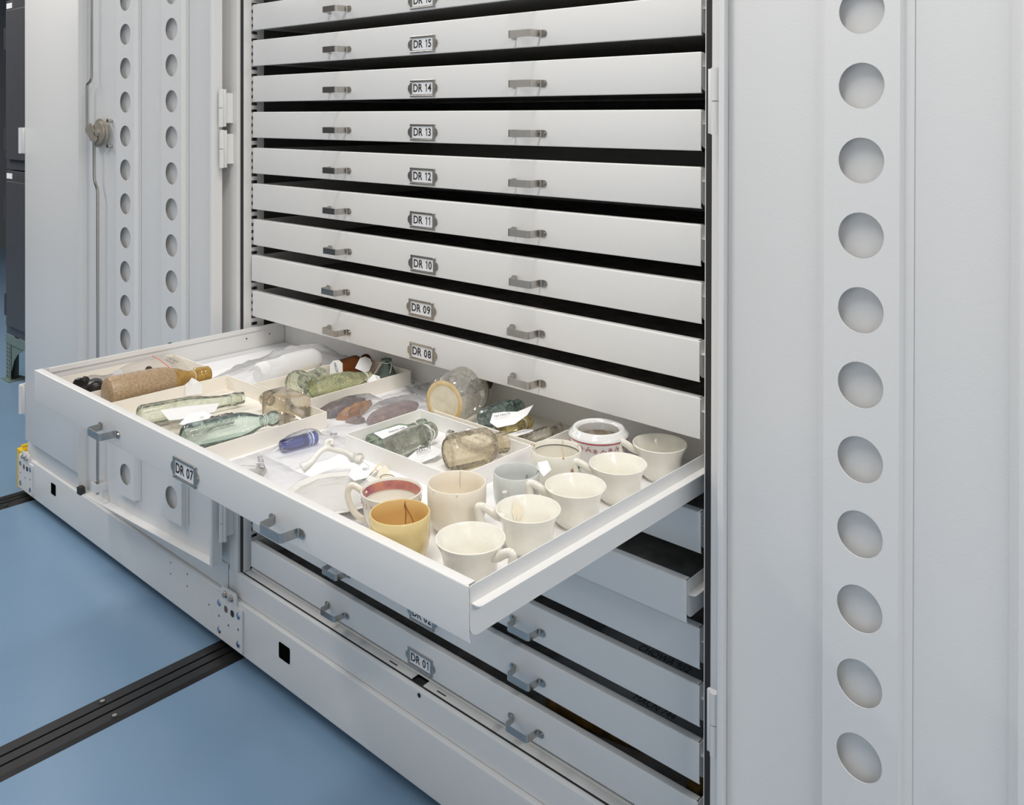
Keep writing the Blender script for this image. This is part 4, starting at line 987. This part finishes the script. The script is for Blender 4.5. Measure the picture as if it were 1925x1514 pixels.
o = obj('lens_disc', disc(NB(), (.112, -.318, ZT+.021), .0205, 'y', .003, 32), glass('smoky_glass', (.45, .42, .40), (.12, .11, .11), (.1, .09, .08), .4, 60)); tag(o, 'smoky round glass disc leaning behind black ring', 'disc'); 
o = paper_tag(None, [(.082, -.388, ZT+.010), (.094, -.386, ZT+.042), (.114, -.384, ZT+.050), (.150, -.384, ZT+.040), (.140, -.388, ZT+.028), (.12, -.392, ZT+.008)], name='paper_tag'); tag(o, 'white paper tag standing beside the black stoppers', 'tag')
# foam wrapped bottle in its bag
bm = NB(); prof = [(.0001, .0), (.018, .001), (.0235, .006), (.0235, .064), (.0245, .066), (.0265, .068), (.0275, .08), (.0275, .125), (.026, .142), (.020, .155), (.010, .161), (.0001, .162)]
o = obj('foam_bundle', solid(prof, 36), FOAM, smooth=True); place(o, (.290, -.170, ZF+.029), (.288, -.008, ZF+.030)); tag(o, 'bottle wrapped in white foam inside a clear bag', 'bundle')
bm = NB(); sheet(bm, [(.262, .066), (.268, .064)], .001, 'y', -.1, -.0999)
bm.free()
lump('tissue_fold', 'folded brownish tissue beneath the foam bundle', (.319, -.066, ZF+.0105), (.010, .060, .009), MANILA, 0, 8, 'tissue', .15)
b = bag('polythene_bag', 'loose clear bag covering the foam wrapped bottle', ((.172, -.224), (.336, -.224), (.340, .10), (.10, .08)), .034, POLYH, 5, 30, 34, .006, bumps=((.72, .5, .30, .34, .060), (.45, .12, .25, .15, .03)))
# flints in bag C
def shard(name, label, pts, z0, h, m, cat='flint'):
    bm = NB(); P = [Vector((*p, 0)) for p in pts]; c = sum(P, Vector())/len(P); n = len(P)
    lo = [bm.verts.new((p.x, p.y, z0)) for p in P]; mid = [bm.verts.new((c.x+(p.x-c.x)*.92, c.y+(p.y-c.y)*.92, z0+h*(.45+.25*((i*7) % 3)/2))) for i, p in enumerate(P)]
    tp = [bm.verts.new((c.x+(p.x-c.x)*.45+.002*((i*5) % 3-1), c.y+(p.y-c.y)*.45, z0+h*(.85+.15*((i*3) % 2)))) for i, p in enumerate(P)]
    for A, C in ((lo, mid), (mid, tp)):
        for i in range(n): bm.faces.new((A[i], A[(i+1) % n], C[(i+1) % n], C[i]))
    bm.faces.new(tp); bm.faces.new(lo[::-1])
    return tag(obj(name, bm, m), label, cat)
shard('flint_flake', 'dark grey pointed flint flake in the bag by the middle tray', [(.530, -.190), (.560, -.190), (.576, -.160), (.566, -.125), (.552, -.085), (.536, -.115), (.528, -.150)], ZF+.001, .026, FLINT)
shard('flint_flake', 'amber edged flint flake beside the dark grey flake', [(.577, -.180), (.594, -.170), (.600, -.140), (.580, -.110), (.560, -.078), (.571, -.128), (.579, -.155)], ZF+.001, .021, AMBERF)
shard('flint_flake', 'small pale brown flake in front of amber edged flake', [(.602, -.178), (.625, -.170), (.628, -.150), (.606, -.142)], ZF+.001, .010, MAUVE)
lump('shell', 'oval mauve ridged shell in a clear bag behind the white tray', (.664, -.1130, ZF+.0165), (.030, .068, .0150), MAUVE, R(8), 4, 'shell', .12)
b = bag('polythene_bag', 'clear bag with the shell and pen writing on its flap', ((.528, -.205), (.708, -.255), (.706, .05), (.540, .06)), .007, POLY, 9, 30, 34, .003, bumps=((.25, .3, .22, .22, .030), (.72, .46, .22, .26, .036)))
b2 = bag('polythene_bag', 'wrinkled hazy bag lying beyond the middle tray under the next drawer', ((.530, .02), (.705, .01), (.70, .10), (.535, .15)), .006, POLYH, 12, 24, 24, .003)
wm = lambda x, y, z: frame_on(Vector((x, y, z)), (-.90, .43, 0), (0, 0, 1))
writing('C9040 656', .011, b, wm(.598, -.010, ZF+.0215), .065); writing('MACN 744', .009, b, wm(.580, .022, ZF+.0205), .062)
# bag D with cobalt vial, bag E with glass fragment
o = obj('glass_vial', solid([(.0001, 0), (.0095, .0005), (.0108, .003), (.0108, .046), (.0100, .048)], 28), G_BLUE, smooth=True); place(o, (.642, -.3440, ZF+.0125), (.651, -.275, ZF+.0125)); tag(o, 'cobalt blue glass vial in a flat clear bag', 'vial'); M_ = mtx(o)
bm = NB(); lathe(bm, [(.0102, .047), (.0112, .050), (.0112, .055), (.0100, .0565), (.0112, .058), (.0112, .065), (.0085, .067), (.0001, .067)], 28, M_); obj('vial_neck', bm, G_BLUEL, o, world=True, smooth=True)
bm = NB(); lathe(bm, [(.0108, .0495), (.0116, .0505), (.0108, .0515)], 28, M_); lathe(bm, [(.0108, .0555), (.0116, .0565), (.0108, .0575)], 28, M_); obj('white_band', bm, PAPER, o, world=True)
b = bag('polythene_bag', 'flat clear bag holding the cobalt blue vial', ((.608, -.395), (.722, -.385), (.716, -.228), (.606, -.226)), .004, POLY, 14, 24, 28, .0022, bumps=((.32, .52, .16, .26, .0255),))
writing('39', .011, b, frame_on(Vector((.652, -.243, ZF+.0085)), (.5, .85, 0), (0, 0, 1)))
shard('glass_fragment', 'clear angular glass fragment in the flat bag at the drawer front', [(.690, -.452), (.718, -.448), (.712, -.425), (.690, -.402), (.676, -.425)], ZF+.002, .010, G_CLEAR, 'glass')
b = bag('polythene_bag', 'flat clear bag with a glass fragment at the drawer front', ((.610, -.474), (.790, -.474), (.790, -.372), (.612, -.368)), .004, POLYH, 17, 26, 22, .0022, bumps=((.45, .35, .2, .22, .013),))
writing('C201 22775', .008, b, frame_on(Vector((.668, -.399, ZF+.0085)), (-.85, .45, 0), (0, 0, 1)), .055); writing('744', .007, b, frame_on(Vector((.680, -.412, ZF+.0085)), (-.85, .45, 0), (0, 0, 1)), .024)
# ceramic dish sherd, porcelain handle, tags
o = obj('dish_sherd', solid([(.0001, .002), (.030, .0015), (.034, 0), (.037, .002), (.058, .008), (.072, .014), (.0735, .0155), (.071, .0165), (.056, .011), (.036, .0065), (.0001, .006)], 64), mat('white_earthenware', (.82, .81, .77), .15, coat=.4, var=.03), smooth=True); o.location = (.866, -.3980, ZF+.0002); tag(o, 'broad white earthenware dish lying beneath clear film', 'dish')
b = bag('polythene_bag', 'glossy clear film over the white earthenware dish', ((.795, -.474), (.945, -.474), (.930, -.330), (.795, -.322)), .012, POLY, 21, 28, 28, .003, bumps=((.5, .5, .46, .46, .0195),))
bm = NB(); hp = [(.772, -.392, ZF+.024), (.776, -.378, ZF+.030), (.778, -.362, ZF+.043), (.780, -.350, ZF+.046), (.784, -.338, ZF+.041), (.792, -.322, ZF+.034), (.802, -.310, ZF+.024), (.812, -.306, ZF+.022)]
tube(bm, spline(hp, 5), [.0085, .0080, .0075, .007, .0060, .0055, .005, .0048, .0046, .0044, .0044, .0044, .0044, .0048, .0052, .0052, .0050, .0048, .0046, .0046, .0046, .0048, .005, .005, .005, .0052, .0056, .006, .0064, .0068, .0072, .0075, .0078, .008, .0075, .006], 12)
o = obj('porcelain_handle', bm, HANDW, smooth=True); tag(o, 'white broken porcelain cup handle with scroll, tied with string', 'handle')
bm = NB(); tube(bm, spline([(.780, -.352, ZF+.047), (.776, -.348, ZF+.054), (.780, -.341, ZF+.056), (.784, -.343, ZF+.050)], 5), .0036, 10); obj('thumb_scroll', bm, HANDW, o, world=True, smooth=True)
for k in range(4):
    c = Vector((.800+.003*k, -.312+.001*k, ZF+.026)); bm = NB(); tube(bm, [c+Vector((.008*math.cos(t)*.5, .008*math.cos(t), .0085*math.sin(t))) for t in [2*math.pi*j/14 for j in range(15)]], .0007, 5); obj('string', bm, STRING, o, world=True, smooth=True)
string(o, [(.806, -.308, ZF+.026), (.824, -.300, ZF+.014), (.842, -.290, ZF+.006), (.856, -.286, ZF+.0045)], .0007)
string(o, [(.806, -.312, ZF+.022), (.826, -.312, ZF+.008), (.846, -.316, ZF+.004), (.860, -.322, ZF+.004)], .0006)
ZG = ZF+.0007
o = paper_tag(None, [(.826, -.268, ZG+.006), (.838, -.272, ZG+.004), (.905, -.302, ZG+.003), (.912, -.322, ZG+.003), (.890, -.330, ZG+.004), (.862, -.318, ZG+.006), (.835, -.288, ZG+.009)], m=mat('cream_tag_paper', (.84, .78, .64), .85, var=.04), name='paper_tag'); tag(o, 'cream paper tag with a reinforced eyelet by the pink banded cup', 'tag')
bm = NB(); tube(bm, [Vector((.872, -.302, ZG+.0085))+Vector((.013*math.cos(t), .010*math.sin(t), 0)) for t in [2*math.pi*k/28 for k in range(23)]], .0006, 5); obj('eyelet_ring', bm, GREYSH, o, world=True)
o = paper_tag(None, [(.818, -.258+.0-.012, ZG+.010), (.826, -.276, ZG+.012), (.850, -.318, ZG+.012), (.868, -.346, ZG+.008), (.862, -.349, ZG+.006), (.836, -.312, ZG+.010)], m=MANILA, name='paper_tag'); tag(o, 'narrow folded manila slip crossing the cream paper tag', 'tag')
o = paper_tag(None, [(.822, -.312, ZG+.018), (.846, -.306, ZG+.018), (.860, -.334, ZG+.015), (.866, -.362, ZG+.020), (.846, -.358, ZG+.021), (.826, -.338, ZG+.021)], name='paper_tag', text='G', ts=.008, tp=Vector((.842, -.322, ZG+.0195)), tdir=(1, .1, 0), tn=(0, 0, 1)); tag(o, 'white paper tag marked G beside the white dish', 'tag')
o = paper_tag(None, [(.985, -.470, ZG+.001), (1.020, -.474, ZG+.002), (1.028, -.458, ZG+.002), (.990, -.452, ZG+.001)], name='paper_tag'); tag(o, 'blank white slip on the drawer floor by yellow mug', 'tag')

# ------------------------------------------------------------------ things glimpsed in the gaps of the lower drawers
def zd(k): return Z1+(k-1)*PIT-.0498
o = obj('wooden_comb', solid([(.0001, 0), (.012, .002), (.018, .012), (.019, .05), (.019, .16), (.017, .19), (.008, .2), (.0001, .2)], 20, sx=1.0, sy=.7), WOOD, smooth=True); place(o, (.900, .058, zd(1)+.0175), (1.085, .09, zd(1)+.0165), R(90)); tag(o, 'ribbed brown wooden object in the bottom drawer', 'wood')
bm = NB(); box(bm, 1.205, 1.232, .035, .11, zd(1)+.0005, zd(1)+.035, .006); o = obj('wooden_block', bm, WOOD, smooth=True); tag(o, 'brown grooved wooden block at right end of the bottom drawer', 'wood')
for k, cs, lab, s_ in ((2, ((.90, .018), (1.235, .018), (1.235, .22), (.90, .22)), 'bagged lot with pen writing in the second lowest drawer', 'MACN 744'),
                     (3, ((1.0, .018), (1.22, .018), (1.22, .22), (1.0, .22)), 'bagged lot with pen writing in the third lowest drawer', 'CHOWA 952')):
    b = bag('polythene_bag', lab, cs, .028, POLYW, 30+k, 20, 20, .003, z0=zd(k)+.0003)
    writing(s_, .012, b, frame_on(Vector((cs[0][0]*.3+cs[1][0]*.7, .057, zd(k)+.0262)), (1, 0, 0), (0, -.3, .95)))
b = bag('polythene_bag', 'crumpled clear bag at the left of the bottom drawer', ((.10, .03), (.45, .03), (.45, .2), (.10, .2)), .03, POLYH, 41, 24, 20, .004, z0=zd(1)+.0003)
